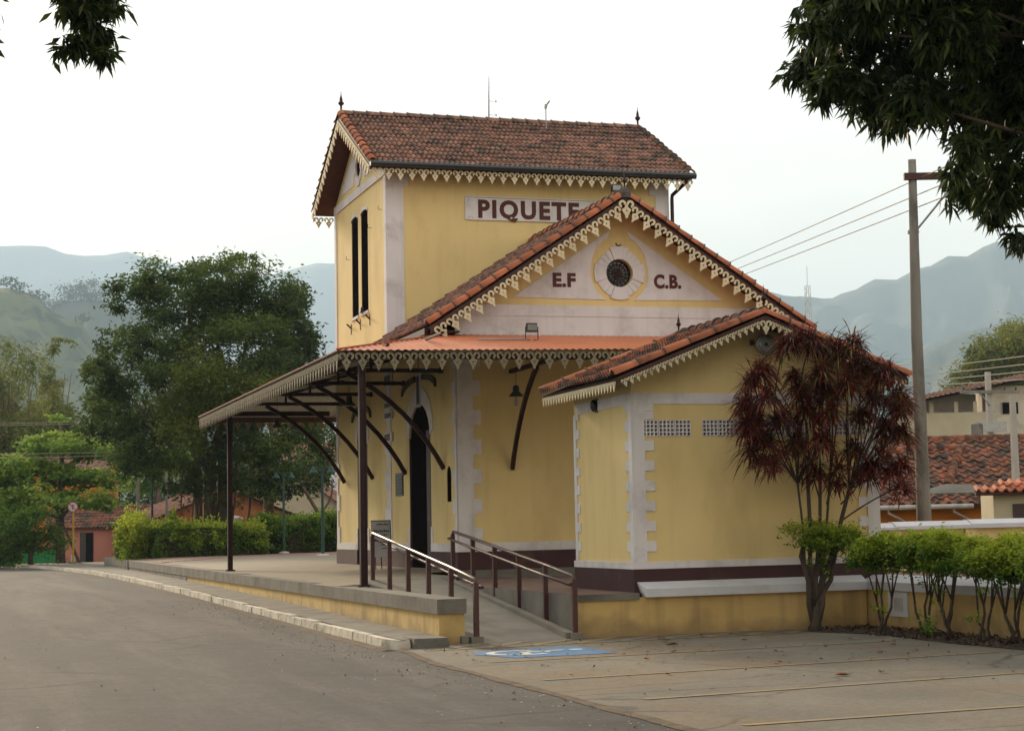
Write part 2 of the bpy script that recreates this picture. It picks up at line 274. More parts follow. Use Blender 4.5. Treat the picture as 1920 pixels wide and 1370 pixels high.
L_topi = leafmat('topiary_foliage', (0.055, 0.13, 0.015), (0.31, 0.36, 0.03), 0.42)
L_ti = leafmat('red_strap_foliage', (0.036, 0.028, 0.016), (0.20, 0.026, 0.020), 0.32, 0.5)
L_ti2 = leafmat('olive_strap_foliage', (0.045, 0.055, 0.02), (0.24, 0.17, 0.035), 0.35, 0.4)
L_grass = leafmat('weed_foliage', (0.05, 0.09, 0.02), (0.10, 0.13, 0.03), 0.3)

# ------------------------------------------------------------------ repeated small shapes
def strip2d(cx, cz, rad, wid, a0, a1, n):
    o, i = [], []
    for k in range(n + 1):
        a = R(a0 + (a1 - a0) * k / n); o.append((cx + (rad + wid / 2) * math.cos(a), cz + (rad + wid / 2) * math.sin(a))); i.append((cx + (rad - wid / 2) * math.cos(a), cz + (rad - wid / 2) * math.sin(a)))
    return o, i
def ornament():
    """one lambrequin motif, 1 wide: two scrolls and a pierced pendant; x along, y thickness, z up"""
    b = B(); t = 0.045
    for s in (-1, 1):
        o, i = strip2d(s * 0.245, -0.27, 0.165, 0.14, 200 if s > 0 else -20, -75 if s > 0 else 255, 11)
        n = len(o)
        for k in range(n - 1):
            q = [o[k], o[k + 1], i[k + 1], i[k]]
            b.prism([(x, -t, z) for x, z in q], [(x, t, z) for x, z in q])
        h = [(0, -0.30), (s * 0.09, -0.36), (s * 0.10, -0.46), (s * 0.30, -0.60), (s * 0.23, -0.72), (s * 0.12, -0.90), (s * 0.04, -1.12), (0, -1.13), (0, -0.70), (s * 0.075, -0.70), (0, -0.585)]
        b.prism([(x, -t, z) for x, z in h], [(x, t, z) for x, z in h])
    return b
ORN = ornament().mesh('lambrequin_motif', cream); ORN_OLD_SHADED = ornament().mesh('lambrequin_motif', cream_old_shaded)
def lambrequin(parent, p0, p1, up, n, name='lambrequin_motif', hs=1.0, me=None, th=.28):
    p0, p1, up = V(p0), V(p1), V(up).normalized(); d = (p1 - p0); w_ = d.length / n; x = d.normalized(); y = up.cross(x)
    for k in range(n):
        s = w_ * 1.0; o = p0 + d * ((k + 0.5) / n)
        inst(name, me or ORN, parent, frame(o, x * s, y * th, up * s * hs))
def barrel(L=1.0, r=0.11, n=7):
    b = B(); rings = []
    for (x, rr) in ((0, r * 1.06), (L * 1.05, r * 0.9)):
        rings.append([(x, rr * math.cos(math.pi * k / n), rr * math.sin(math.pi * k / n)) for k in range(n + 1)])
    inn = [(0, r * 0.84 * math.cos(math.pi * k / n), r * 0.84 * math.sin(math.pi * k / n)) for k in range(n + 1)]
    m = n + 1
    b.add(rings[0] + rings[1] + inn, [(k, k + 1, m + k + 1, m + k) for k in range(n)] + [(k + 1, k, 2 * m + k, 2 * m + k + 1) for k in range(n)])
    return b
def barrels(parent, p0, p1, up, L, r, name, mat=None, joint=True):
    mat = mat or capt
    p0, p1 = V(p0), V(p1); d = p1 - p0; n = max(1, round(d.length / L)); l = d.length / n; x = d.normalized(); up = (V(up) - x * V(up).dot(x)).normalized(); y = up.cross(x)
    me = barrel(l, r).mesh(name, mat, True)
    for k in range(n):
        j = 1 + random.uniform(-.05, .05)
        o = inst(name, me, parent, frame(p0 + x * (l * k) + up * (random.uniform(-.004, .006)), x, y * j, up * j))
        if joint and k:
            b = B(); b.tube([(-0.015, r * 1.1 * math.cos(math.pi * q / 7), r * 1.1 * math.sin(math.pi * q / 7)) for q in range(8)], 0.013, 5)
            b.obj('mortar_joint', mortar, o, world=WM[o])
def tile_mesh(w_, l, mat, double=True):
    prof = [(0, .0), (.10, .040), (.22, .048), (.34, .016), (.5, .0), (.60, .038), (.72, .046), (.84, .014), (1, .0)] if double else [(0, .0), (.12, .05), (.28, .075), (.44, .05), (.56, .0), (.78, -.012), (1, .0)]
    b = B(); n = len(prof); lift = 0.05
    lo = [(x * w_, 0, z + lift) for x, z in prof]; hi = [(x * w_, l, z) for x, z in prof]; lip = [(x * w_, 0.004, z + lift - 0.045) for x, z in prof]
    b.add(lo + hi + lip, [(k, k + 1, n + k + 1, n + k) for k in range(n - 1)] + [(k + 1, k, 2 * n + k, 2 * n + k + 1) for k in range(n - 1)])
    return b
def tiled_slope(parent, e0, u, v, ul, vl, indiv, mat, w_=0.24, l=0.34, double=True, clip=None, name='roof_tile'):
    e0, u, v = V(e0), V(u).normalized(), V(v).normalized(); n_ = u.cross(v)
    nu, nv = max(1, round(ul / w_)), max(1, round(vl / l)); w_ = ul / nu; l = vl / nv
    tb = tile_mesh(w_, l * 1.08, mat, double); me = tb.mesh('roof_tile', mat); rest = B(); cnt = 0
    for j in range(nv):
        for i in range(nu):
            c = e0 + u * (w_ * (i + .5)) + v * (l * (j + .5))
            if clip and not clip(c): continue
            ang = random.gauss(0, 0.012); p = e0 + u * (w_ * i) + v * (l * j) + n_ * random.uniform(-.006, .008)
            m = frame(p, u, v, n_) @ Mx.Rotation(ang, 4, 'Z') @ Mx.Rotation(random.gauss(0, .012), 4, 'X')
            if cnt < indiv: inst(name, me, parent, m); cnt += 1
            else: rest.add([m @ V(q) for q in tb.v], tb.f)
    if rest.v: tag(rest.obj('roof_tiling', mat, parent), kind='stuff')
def finial(parent, p, h=0.42, name='finial'):
    k = h / 0.42
    B().lathe([(0.036 * k, -0.04), (0.04 * k, 0.0), (0.02 * k, 0.04 * k), (0.022 * k, 0.12 * k), (0.055 * k, 0.15 * k), (0.062 * k, 0.18 * k), (0.03 * k, 0.22 * k), (0.034 * k, 0.25 * k), (0.010 * k, 0.34 * k), (0.004, h)], p, 8).obj(name, ironred, parent, True)
def text(name, s, size, mat, parent, world, extrude=0.01, offset=0.0, sx=1.0, align='LEFT', space=1.0):
    c = bpy.data.curves.new(name, 'FONT'); c.body = s; c.size = size; c.extrude = extrude; c.offset = offset; c.align_x = align; c.space_character = space; c.resolution_u = 4
    o = bpy.data.objects.new(name, c); col.objects.link(o); bpy.context.view_layer.update()
    me = bpy.data.meshes.new_from_object(o.evaluated_get(bpy.context.evaluated_depsgraph_get())); bpy.data.objects.remove(o)
    me.materials.clear(); me.materials.append(mat); me.transform(Mx.Diagonal((sx, 1, 1, 1)))
    return inst(name, me, parent, world)
FRONT = lambda x, y, z: frame((x, y, z), (1, 0, 0), (0, 0, 1), (0, -1, 0))      # upright, facing -Y
LEFT = lambda x, y, z: frame((x, y, z), (0, -1, 0), (0, 0, 1), (-1, 0, 0))       # upright, facing -X

# ------------------------------------------------------------------ foliage
def leaves(name, pos, ax, nrm, L, W, var, mat, parent=None, sag=0.12):
    n = len(pos); ax = ax / (np.linalg.norm(ax, axis=1, keepdims=True) + 1e-9)
    side = np.cross(ax, nrm); side /= (np.linalg.norm(side, axis=1, keepdims=True) + 1e-9)
    L = np.broadcast_to(np.asarray(L, float).reshape(-1, 1), (n, 1)); W = np.broadcast_to(np.asarray(W, float).reshape(-1, 1), (n, 1))
    v = np.empty((n, 4, 3)); mid = pos + ax * L * 0.48
    v[:, 0] = pos; v[:, 1] = mid + side * W * .5; v[:, 2] = pos + ax * L; v[:, 2, 2] -= (L * sag)[:, 0]; v[:, 3] = mid - side * W * .5
    me = bpy.data.meshes.new(name); me.vertices.add(4 * n); me.vertices.foreach_set('co', v.reshape(-1))
    me.loops.add(4 * n); me.loops.foreach_set('vertex_index', np.arange(4 * n, dtype=np.int32)); me.polygons.add(n)
    me.polygons.foreach_set('loop_start', np.arange(0, 4 * n, 4, dtype=np.int32)); me.polygons.foreach_set('loop_total', np.full(n, 4, np.int32))
    a = me.attributes.new('var', 'FLOAT', 'FACE'); a.data.foreach_set('value', np.clip(var, 0, 1).astype(np.float32))
    me.update(calc_edges=True); me.materials.append(mat)
    return inst(name, me, parent)
def crown(name, blobs, n, L, W, mat, parent, clumps=9, spread=0.34, up=0.3, droop=0.0, var_top=0.5, flat=1.0, sag=0.12):
    """leaves gathered in clumps through each blob (x, y, z, horizontal radius, vertical radius)"""
    bl = np.array(blobs, float); wts = np.maximum(bl[:, 3], .02) ** 1.6 * np.maximum(bl[:, 4], .02) ** .8; wts /= wts.sum(); P, VR = [], []
    for b, wt in zip(bl, wts):
        m = int(n * wt)
        if m < 3: continue
        k = max(4, int(clumps)); d = rng.normal(size=(k, 3)); d /= np.linalg.norm(d, axis=1, keepdims=True); rad = rng.uniform(.45, 1.0, (k, 1)) ** .6
        c = d * rad; idx = rng.integers(0, k, m); q = c[idx] + rng.normal(size=(m, 3)) * spread * rng.uniform(.5, 1.25, (k, 1))[idx] * np.array([1, 1, flat])
        cl = rng.uniform(-.36, .36, k)[idx]
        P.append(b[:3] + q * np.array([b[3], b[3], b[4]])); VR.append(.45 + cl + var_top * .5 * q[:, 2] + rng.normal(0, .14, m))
    P = np.concatenate(P); VR = np.concatenate(VR); m = len(P)
    ax = rng.normal(size=(m, 3)); ax[:, 2] = ax[:, 2] * .5 - droop; nr = rng.normal(size=(m, 3)) * .7; nr[:, 2] += up + .5
    return leaves(name, P, ax, nr, L * rng.uniform(.65, 1.25, m), W * rng.uniform(.7, 1.2, m), VR, mat, parent, sag)
def limb(b, p0, p1, r0, r1, bend=0.15, n=6, seg=7):
    p0, p1 = V(p0), V(p1); d = (p1 - p0).length; off = V((random.uniform(-1, 1), random.uniform(-1, 1), random.uniform(-.3, .6))) * d * bend
    pts = [p0.lerp(p1, t / n) + off * math.sin(math.pi * t / n) for t in range(n + 1)]
    b.tube(pts, [r0 + (r1 - r0) * t / n for t in range(n + 1)], seg)
def hedge_block(name, a, b_, n, L, mat, tipmat, parent, tips=0.25, ragged=0.12):
    """clipped hedge: small leaves on and just under the faces of a box, with loose shoots on top"""
    a, b_ = np.array(a, float), np.array(b_, float); s = b_ - a
    q = rng.uniform(0, 1, (n, 3)); face = rng.integers(0, 6, n); dep = np.abs(rng.normal(0, .07, n))
    for f in range(5):
        m = face == f; axx = [0, 0, 1, 1, 2][f]; q[m, axx] = (dep[m] if f in (0, 2) else 1 - dep[m])
    P = a + q * s; lump = .13 * np.sin(P[:, 0] * 2.9 + P[:, 2] * 1.9) * np.sin(P[:, 1] * 2.3 + P[:, 2] * 2.6 + 1) + .06 * np.sin(P[:, 0] * 7.3 + 2) * np.sin(P[:, 2] * 6.1 + P[:, 1] * 5)
    ctr = (a + b_) / 2; rr2 = (P - ctr) / (s / 2 + 1e-6); corner = np.clip((np.abs(rr2) ** 4).sum(1, keepdims=True) - 1, 0, 2); P -= rr2 * corner * .12; P += rr2 * lump[:, None] * 1.4 + rng.normal(0, ragged * .4, (n, 3))
    ax = rng.normal(size=(n, 3)); ax[:, 2] += .4; nr = rng.normal(size=(n, 3)); nr[:, 2] += .5
    leaves(name, P, ax, nr, L * rng.uniform(.6, 1.3, n), L * .6, .4 + .5 * (q[:, 2] - .5) + rng.normal(0, .2, n), mat, parent)
    k = int(n * tips); P = np.empty((k, 3)); P[:, :2] = a[:2] + rng.uniform(-.03, 1.03, (k, 2)) * s[:2]
    P[:, 2] = b_[2] + np.abs(rng.normal(0, ragged, k)) * (1 + .9 * np.sin(P[:, 0] * 5 + P[:, 1] * 3)) - .06
    ax = rng.normal(size=(k, 3)) * .6; ax[:, 2] += 1; nr = rng.normal(size=(k, 3))
    leaves('young_shoots', P, ax, nr, L * 1.1, L * .5, rng.uniform(0, 1, k), tipmat, parent)

# ================================================================== THE SETTING
def structure(b, name, mat, smooth=False): return tag(b.obj(name, mat, None, smooth), kind='structure')
GZ = -0.80
structure(B().poly([(-9000, -5000, GZ), (9000, -5000, GZ), (9000, 12000, GZ), (-9000, 12000, GZ)]), 'ground', groundm)
KERB = [(-3.72, -11.2, -.66), (-3.72, -7.3, -.655), (-3.78, 0, -.60), (-3.88, 11, -.52), (-4.0, 20, -.475), (-4.1, 28, -.455), (-4.3, 36, -.445), (-4.7, 45, -.445), (-5.3, 54, -.455), (-6.2, 63, -.46), (-9, 75, -.48)]
b = B(); rows = [(-3.74, -90, -.66), (-3.74, -30, -.66)] + KERB + [(-16, 90, -.5), (-45, 100, -.5)]
for x, y, z in rows: b.v += [(-46, y, z - .12 - .002), (x - 3.5, y, z - .105), (x - .05, y, z - .12)]
b.f = [(3 * i + j, 3 * i + j + 1, 3 * i + j + 4, 3 * i + j + 3) for i in range(len(rows) - 1) for j in (0, 1)]
structure(b, 'road', asph, True)
structure(B().poly([(-3.92, -70, -.776), (3.72, -70, -.776), (3.72, -9.9, -.776), (-3.60, -9.9, -.776), (-3.62, -10.9, -.776), (-3.92, -14, -.776)]), 'parking_lot', lotm)
# sandy edge between road and lot, and along the gutter
def ragged(name, line, wid, z, mat, jit=.09, seed=3, hill=.018):
    rd = random.Random(seed); b = B(); pts = []
    for (p, q) in zip(line[:-1], line[1:]):
        n = max(2, int((V((*q[:2], 0)) - V((*p[:2], 0))).length / .12))
        for k in range(n):
            t = k / n; pts.append((p[0] + (q[0] - p[0]) * t, p[1] + (q[1] - p[1]) * t, z if z is not None else p[2] + (q[2] - p[2]) * t - .117))
    vs_ = []; e0 = e1 = wid * .7
    for x, y, z in pts:
        e0 = e0 * .8 + .2 * (wid * rd.uniform(.1, 1.9)); e1 = e1 * .8 + .2 * wid * rd.uniform(.0, 1.3)
        vs_ += [(x - e0, y, z), (x - e0 * .3, y, z + hill * rd.uniform(.2, 1)), (x + e1 * .4, y, z + hill * rd.uniform(.1, .8)), (x + e1, y, z)]
    f = []
    for i in range(len(pts) - 1):
        for j in range(3): f.append((4 * i + j, 4 * i + j + 1, 4 * i + 5 + j, 4 * i + 4 + j))
    b.add(vs_, f); return tag(b.obj(name, mat, None, True), kind='structure')
ragged('roadside_dirt', [(-3.92, -34), (-3.96, -22), (-3.92, -18), (-3.90, -14), (-3.68, -11.1)], .085, -.7735, dirtm, hill=.016)
ragged('gutter_dirt', [(x - .16, y, z) for x, y, z in KERB[:8]], .12, None, dirtm, .05, 5, .012)
# sidewalk and kerb
b = B(); rows = KERB[:10]
for x, y, z in rows: b.v += [(x + .08, y if y > -11 else -10.9, z), (-2.96 if y < 48 else 7, max(y, -10.3), z + .004)]
b.f = [(2 * i, 2 * i + 1, 2 * i + 3, 2 * i + 2) for i in range(len(rows) - 1)]
structure(b, 'sidewalk', concd)
kerb = thing('kerb', (-3.5, 0, -.78), None, None, kind='structure')
pts = []
for p, q in zip(KERB[:9], KERB[1:10]):
    n = max(1, round((V(q) - V(p)).length / 1.05)); pts += [V(p).lerp(V(q), k / n) for k in range(n)]
pts = [V((-3.58, -10.9, -.665))] + pts[1:]
kst = B().box((-.065, 0, -.27), (.08, .985, .004)); kst.v = [(x * (0.82 if z > 0 else 1), y, z) for x, y, z in kst.v]; kstm = kst.mesh('kerb_stone', kerbm)
for p, q in zip(pts[:-1], pts[1:]):
    d = (q - p); l = d.length; d.normalize(); o = inst('kerb_stone', kstm, kerb, frame((p.x + random.uniform(-.012, .012), p.y, p.z + random.uniform(-.010, .012)), (d.y, -d.x, 0), d * l, (0, 0, 1)))
# platform surface (falls gently to its edge)
b = B(); ys = [-2.75, 0, 6, 13, 20, 30]
b.poly([(-2.98, -2.75, -.155), (-.72, -2.75, -.04), (-.72, 0.05, -.036), (0.05, 0.05, 0.002), (0.05, 30, 0.002), (-2.98, 30, -.155)])
b.poly([(0.05, 12.3, 0.0), (14, 12.3, 0.0), (14, 30, 0.0), (0.05, 30, 0.0)]); structure(b, 'platform', platm)
structure(B().poly([(-2.98, 30, -.13), (0.05, 30, -.002), (16, 30, -.002), (16, 52, -.02), (-2.98, 48.3, -.11)]), 'paved_yard', paver)
structure(B().box((-.72, -2.75, -.5), (-.715, 0.05, -.042)), 'platform_edge', conc)
structure(B().poly([(-.93, -10.2, -.165), (3.7, -10.2, -.165), (3.7, -22, -.165), (14, -22, -.165), (14, 12.2, -.165), (-.72, 12.2, -.165), (-.93, -2.75, -.165)]), 'annex_pavement', paver)
# ramp
def rz(y): return -.05 + (y + 2.75) * (.727 / 7.75)
b = B(); b.poly([(-2.36, -2.75, rz(-2.75)), (-.90, -2.75, rz(-2.75)), (-1.0, -10.5, rz(-10.5)), (-2.55, -10.5, rz(-10.5))]); structure(b, 'ramp', conc)
b = B()
for (xa, xb, wd) in ((-.93, -1.05, .13), (-2.40, -2.59, .10)):
    h0, h1 = .02, .085
    b.prism([(xa - wd, -2.75, rz(-2.75) - .3), (xa, -2.75, rz(-2.75) - .3), (xa, -2.75, rz(-2.75) + h0), (xa - wd, -2.75, rz(-2.75) + h0)][::-1],
            [(xb - wd + .02, -10.38, -.9), (xb + .02, -10.38, -.9), (xb + .02, -10.38, rz(-10.38) + h1), (xb - wd + .02, -10.38, rz(-10.38) + h1)][::-1])
structure(b, 'ramp_kerb', conc)
structure(B().poly([(-.932, -2.75, -.166), (-.932, -10.22, -.166), (-.932, -10.22, -.9), (-.932, -2.75, -.9)]), 'ramp_side', conc)
structure(B().poly([(2.55, -10.40, -.772), (2.2, -10.9, -.770), (2.75, -12.2, -.767), (2.62, -14.5, -.768), (2.7, -17, -.768), (2.65, -24, -.768), (3.62, -24, -.768), (3.62, -10.34, -.768)]), 'planting_bed', soil)
# painted markings
def paint(name, mat, polys, z=-.770, kind='structure'):
    b = B()
    for p in polys: b.poly([(x, y, z) for x, y in p])
    return tag(b.obj(name, mat), kind=kind)
def line(x0, y0, x1, y1, wd=.10):
    d = V((x1 - x0, y1 - y0)).normalized(); n = V((-d.y, d.x)) * wd / 2
    return [(x0 - n.x, y0 - n.y), (x1 - n.x, y1 - n.y), (x1 + n.x, y1 + n.y), (x0 + n.x, y0 + n.y)]
for k, (xa, ya_, xb, yb) in enumerate(((-3.35, -14.19, 2.3, -13.66), (-3.55, -17.1, 2.3, -16.3), (-3.4, -19.75, 2.3, -18.9), (-3.5, -22.3, 2.3, -21.9), (-3.5, -25, 2.3, -24.8))):
    paint('bay_line', ylw_line, [line(xa, ya_, xb, yb)])
hat = [line(-3.45, -11.55, 2.35, -11.05, .12)]
for k in range(9):
    x0 = -3.3 + k * .64; hat.append(line(x0, -11.5 + k * .05, x0 + .95, -10.42, .13))
paint('hatched_walkway_marking', ylw_line, hat, -.7705)
BX0, BX1, BY0, BY1 = -3.12, -1.50, -13.62, -11.95
paint('blue_bay_marking', bluep, [[(BX0, BY0 + .9), (-2.85, BY0), (BX1, BY0 + .05), (BX1 - .02, BY1), (BX0 + .1, BY1 - .25)]], -.7715)
def arcs(cx, cy, r, wd, a0, a1, n=14):
    o, i = strip2d(cx, cy, r, wd, a0, a1, n); return [[o[k], o[k + 1], i[k + 1], i[k]] for k in range(n)]
# wheelchair symbol, lying along X (head towards +X)
sx, sy = -2.52, -12.78
sym = arcs(sx, sy, .40, .11, 55, 305) + [line(sx + .02, sy + .10, sx + .62, sy + .16, .12), line(sx + .05, sy + .12, sx + .02, sy - .26, .10), line(sx + .02, sy - .26, sx - .22, sy - .36, .09), line(sx + .36, sy + .13, sx + .33, sy - .12, .07), [(sx + .78 + .1 * math.cos(a * math.pi / 6), sy + .17 + .1 * math.sin(a * math.pi / 6)) for a in range(12)]]
b = B()
for y in (-14.6, -19.0, -23.4): b.box((-3.8, y, -.79), (3.6, y + .012, -.7745))
b.box((-.4, -40, -.79), (-.388, -11.6, -.7746)); structure(b, 'slab_joint', concd)
paint('wheelchair_symbol_marking', whitep, sym, -.7675)
# hills and mountains
def far(pts, k):                            # push a ridge out from the place where its outline was measured
    return [(CAM.x + (x - CAM.x) * k, CAM.y + (y - CAM.y) * k, CAM.z + (z - CAM.z) * k) for x, y, z in pts]
def ridge_mesh(name, pts, run, mat, back=None, nz=30, rough=.04, seed=1, base=-6):
    rd = np.random.default_rng(seed); P = []
    for p, q in zip(pts[:-1], pts[1:]):
        n = max(4, int(np.linalg.norm(np.array(q) - np.array(p)) / (run * .022)))
        for k in range(n): P.append(np.array(p) + (np.array(q) - np.array(p)) * k / n)
    P.append(np.array(pts[-1], float)); P = np.array(P); m = len(P); tow = np.array([CAM.x, CAM.y]) - P[:, :2]; tow /= np.linalg.norm(tow, axis=1, keepdims=True)
    h0 = P[:, 2].copy(); P[:, 2] += np.interp(np.arange(m), np.arange(0, m + 4, 2), rd.normal(0, 1, len(np.arange(0, m + 4, 2)))) * rough * .18 * h0.mean()
    grid = []; folds = rd.uniform(0, 6.28, 6)
    for j in range(-4, nz + 1):
        t = j / nz; s = abs(t)
        fold = np.array([2.6 * mnoise.fractal(V((i * .16 + t * 1.5, t * 4.2, seed * 7.7)), 1.0, 2.1, 5) for i in range(m)])
        z = h0 * (1 - s) ** 1.15 + (P[:, 2] - h0) * (1 - s) + base * s + fold * h0.mean() * .07 * math.sin(math.pi * min(1, s)) + rd.normal(0, 1, m) * h0.mean() * rough * .06 * (s > 0)
        xy = P[:, :2] + tow * (run * t)
        grid.append(np.concatenate([xy, z[:, None]], 1))
    G = np.array(grid); nr = len(G); b = B(); b.v = [tuple(x) for x in G.reshape(-1, 3)]
    b.f = [(j * m + i, j * m + i + 1, (j + 1) * m + i + 1, (j + 1) * m + i) for j in range(nr - 1) for i in range(m - 1)]
    return structure(b, name, mat, True)
s_ = 2.1
ridge_mesh('distant_mountain', [(x * s_, y * s_, z * s_) for x, y, z in [(-1400, 4900, 520), (-700, 4600, 560), (-118, 4404, 618), (36, 4350, 626), (151, 4309, 634), (201, 4293, 622), (278, 4268, 611), (366, 4237, 611), (421, 4220, 594), (465, 4206, 581), (564, 4172, 573), (652, 4144, 556), (718, 4119, 569), (795, 4092, 579), (894, 4056, 594), (1092, 3987, 560), (1350, 3900, 470), (1560, 3850, 410), (2200, 3500, 360)]], 3200, forest, seed=2, rough=.03)
ridge_mesh('middle_mountain', far([(420, 2330, 90), (560, 2230, 190), (700, 2150, 250), (835, 2088, 279), (895, 2068, 272), (931, 2056, 269), (955, 2047, 269), (992, 2035, 264), (1028, 2022, 277), (1076, 2003, 293), (1112, 1990, 305), (1154, 1974, 319), (1184, 1962, 328), (1208, 1953, 336), (1256, 1934, 358), (1376, 1891, 374), (1700, 1750, 400), (2200, 1400, 380)], 2.3), 1900, forest, seed=4, rough=.05)
ridge_mesh('near_mountain_spur', far([(540, 1160, 40), (571, 1137, 77), (598, 1125, 101), (615, 1118, 112), (635, 1110, 122), (655, 1102, 128), (679, 1094, 132), (723, 1078, 141), (774, 1060, 144), (950, 980, 150), (1200, 800, 140)], 2.3), 950, forest, seed=6, rough=.06)
ridge_mesh('grassy_hill', far([(-260, 600, 60), (-120, 550, 70), (-23, 514, 72), (4, 505, 68), (10, 503, 67), (14, 502, 65), (18, 501, 62), (25, 499, 58), (29, 498, 53), (32, 497, 48), (37, 496, 41), (46, 494, 31), (60, 490, 12)], 3.2), 620, hillg, seed=8, rough=.03)
ridge_mesh('wooded_hill', far([(-40, 930, 80), (29, 897, 102), (43, 891, 110), (55, 887, 112), (62, 885, 109), (76, 880, 103), (92, 875, 95), (114, 870, 80), (150, 860, 50), (190, 850, 20)], 2.6), 800, forest, seed=9, rough=.05)

# ================================================================== STATION BUILDING
XW, Y1, Y2 = 6.86, 6.077, 12.157           # width, tower front, back
XC, YC = XW / 2, (6.077 + 12.157) / 2
st = thing('station_building', (XC, YC, 0), 'yellow railway station with tall gabled tower, PIQUETE sign and wraparound orange awning', 'station')
b = B()
win = circ(XC, 5.88, .285)
holed(b, [(0, -.02), (XW, -.02), (XW, 5.15), (XC, 7.30), (0, 5.15)], [win], lambda x, z, d: (x, 0 + d, z), .16)
D1 = arch(2.20, 4.08, 0.0, 2.75, 3.43); D2 = arch(8.45, 9.62, 0.0, 2.85, 3.36); SL = arch(.52, .86, 1.34, 1.9, 2.05, 6)
holed(b, [(0, -.02), (Y1, -.02), (Y1, 5.2), (0, 5.2)], [D1, SL], lambda y, z, d: (0 + d, y, z), .03)
TW = [arch(8.15, 8.93, 6.0, 8.37, 8.45, 6), arch(9.28, 10.05, 6.0, 8.37, 8.45, 6)]
rw = circ(YC, 9.62, .27, 20)
holed(b, [(Y1, -.02), (Y2, -.02), (Y2, 9.05), (YC, 10.72), (Y1, 9.05)], [D2, rw] + TW, lambda y, z, d: (0 + d, y, z), .012)
b.poly([(0, Y1, 5.0), (XW, Y1, 5.0), (XW, Y1, 9.1), (0, Y1, 9.1)])
b.poly([(0, Y2, 0), (XW, Y2, 0), (XW, Y2, 9.1), (0, Y2, 9.1)])
b.poly([(XW, 0, -.02), (XW, Y1, -.02), (XW, Y1, 5.2), (XW, 0, 5.2)]); b.poly([(XW, Y1, 0), (XW, Y2, 0), (XW, Y2, 9.05), (XW, YC, 10.72), (XW, Y1, 9.05)])
b.obj('wall', yellow, st)
# concrete footing under the front, brown plinth, pale band over it
B().box((-.03, -.05, -.4), (XW + .03, .1, -.005)).obj('footing', conc, st)
def belt(name, z0, z1, out, mat, gaps=()):
    """band round the front and the left side; gaps are Y spans left open for doors"""
    ys_ = [-out]; 
    B().box((-out, -out, z0), (XW + out, .02, z1)).obj(name, mat, st)
    ed = [0.021] + [g for gp in gaps for g in gp] + [Y2 + out]
    for a, c in zip(ed[::2], ed[1::2]): B().box((-out, a, z0), (.02, c, z1)).obj(name, mat, st)
belt('plinth', 0.0, .352, .035, brown, [(2.2, 4.08), (8.45, 9.62)])
belt('plinth_band', .354, .52, .022, trim, [(2.2, 4.08), (8.45, 9.62)])
for (a, c) in ((2.2, 4.08), (8.45, 9.62)):
    for y in (a - .14, c): B().box((-.018, y, .522), (.02, y + .14, .86)).obj('door_surround', trim, st)
    cc, hw = (a + c) / 2, (c - a) / 2; tz = 2.75 if a < 3 else 2.85
    o, i = [], []; ow, oz = (1.22, .92) if a < 3 else (.80, .70)
    for k in range(13):
        q = math.pi * k / 12; o.append((cc + ow * math.cos(q), tz + .12 + oz * math.sin(q))); i.append((cc + hw * math.cos(q), tz + (.68 if a < 3 else .51) * math.sin(q)))
    bb = B()
    for k in range(12):
        q = [o[k], o[k + 1], i[k + 1], i[k]]; bb.prism([(-.016, y, z) for y, z in q], [(.01, y, z) for y, z in q])
    bb.obj('arch_surround', trim, st)
    for k in range(16):                      # dark brick hood over the arch
        f = lambda q, e: (cc + (ow + .22) * 1.06 * math.cos(q), (3.66 if a < 3 else 3.40) + .27 * math.sin(q) + e)
        q0, q1 = R(8 + k * 10.3), R(8 + k * 10.3 + 9.3)
        if k in (7, 8): continue
        qd = [f(q0, 0), f(q1, 0), f(q1, .12), f(q0, .12)]
        bb = B(); bb.prism([(-.05, y, z) for y, z in qd], [(.01, y, z) for y, z in qd]); bb.obj('hood_brick', doorw2, st)
# quoins: blocks alternate long and short up each corner
def quoins(x, y, face, z0, z1, hgt, lo, hi, parent, out=.02, mat=trim, start=0, name='quoin_block'):
    """face: unit vector along the wall away from the corner; blocks stand `out` proud"""
    k = start; z = z0; f = V(face); nrm = V((-1, 0, 0)) if abs(f.y) > .5 else V((0, -1, 0))
    while z < z1 - .02:
        h = min(hgt, z1 - z); ln = hi if k % 2 == 0 else lo
        p, q = V((x, y, z + .0015)), V((x, y, z + h - .0015)) + f * ln
        p = p - nrm * .015; q = q + nrm * (out + (.003 if k % 2 == 0 else 0))
        B().box((min(p.x, q.x), min(p.y, q.y), p.z), (max(p.x, q.x), max(p.y, q.y), q.z)).obj(name, mat, parent); k += 1; z += h
quoins(0, 0, (1, 0, 0), .52, 4.55, .288, .32, .48, st)
quoins(XW, 0, (-1, 0, 0), .52, 4.55, .288, .32, .48, st)
quoins(0, .0225, (0, 1, 0), .52, 4.55, .288, .14, .30, st)
quoins(0, Y1 - .22, (0, 1, 0), .52, 4.40, .40, .40, .62, st, start=1)
quoins(0, Y2, (0, -1, 0), .52, 4.55, .40, .16, .34, st)
# tower corner strips
B().box((-.012, Y1 - .022, 4.9), (.39, Y1 + .01, 8.60)).obj('corner_strip', trim, st)
B().box((-.012, Y1 - .024, 8.602), (.50, Y1 + .01, 9.0)).obj('corner_block', trim, st)
B().box((6.53, Y1 - .022, 4.9), (XW + .012, Y1 + .01, 8.60)).obj('corner_strip', trim, st)
B().box((6.38, Y1 - .024, 8.602), (XW + .012, Y1 + .01, 9.0)).obj('corner_block', trim, st)
B().box((-.020, Y1 + .011, 4.5), (.01, Y1 + .26, 8.885)).obj('corner_strip', trim, st)
B().box((-.020, Y2 - .22, 4.5), (.01, Y2, 8.885)).obj('corner_strip', trim, st)
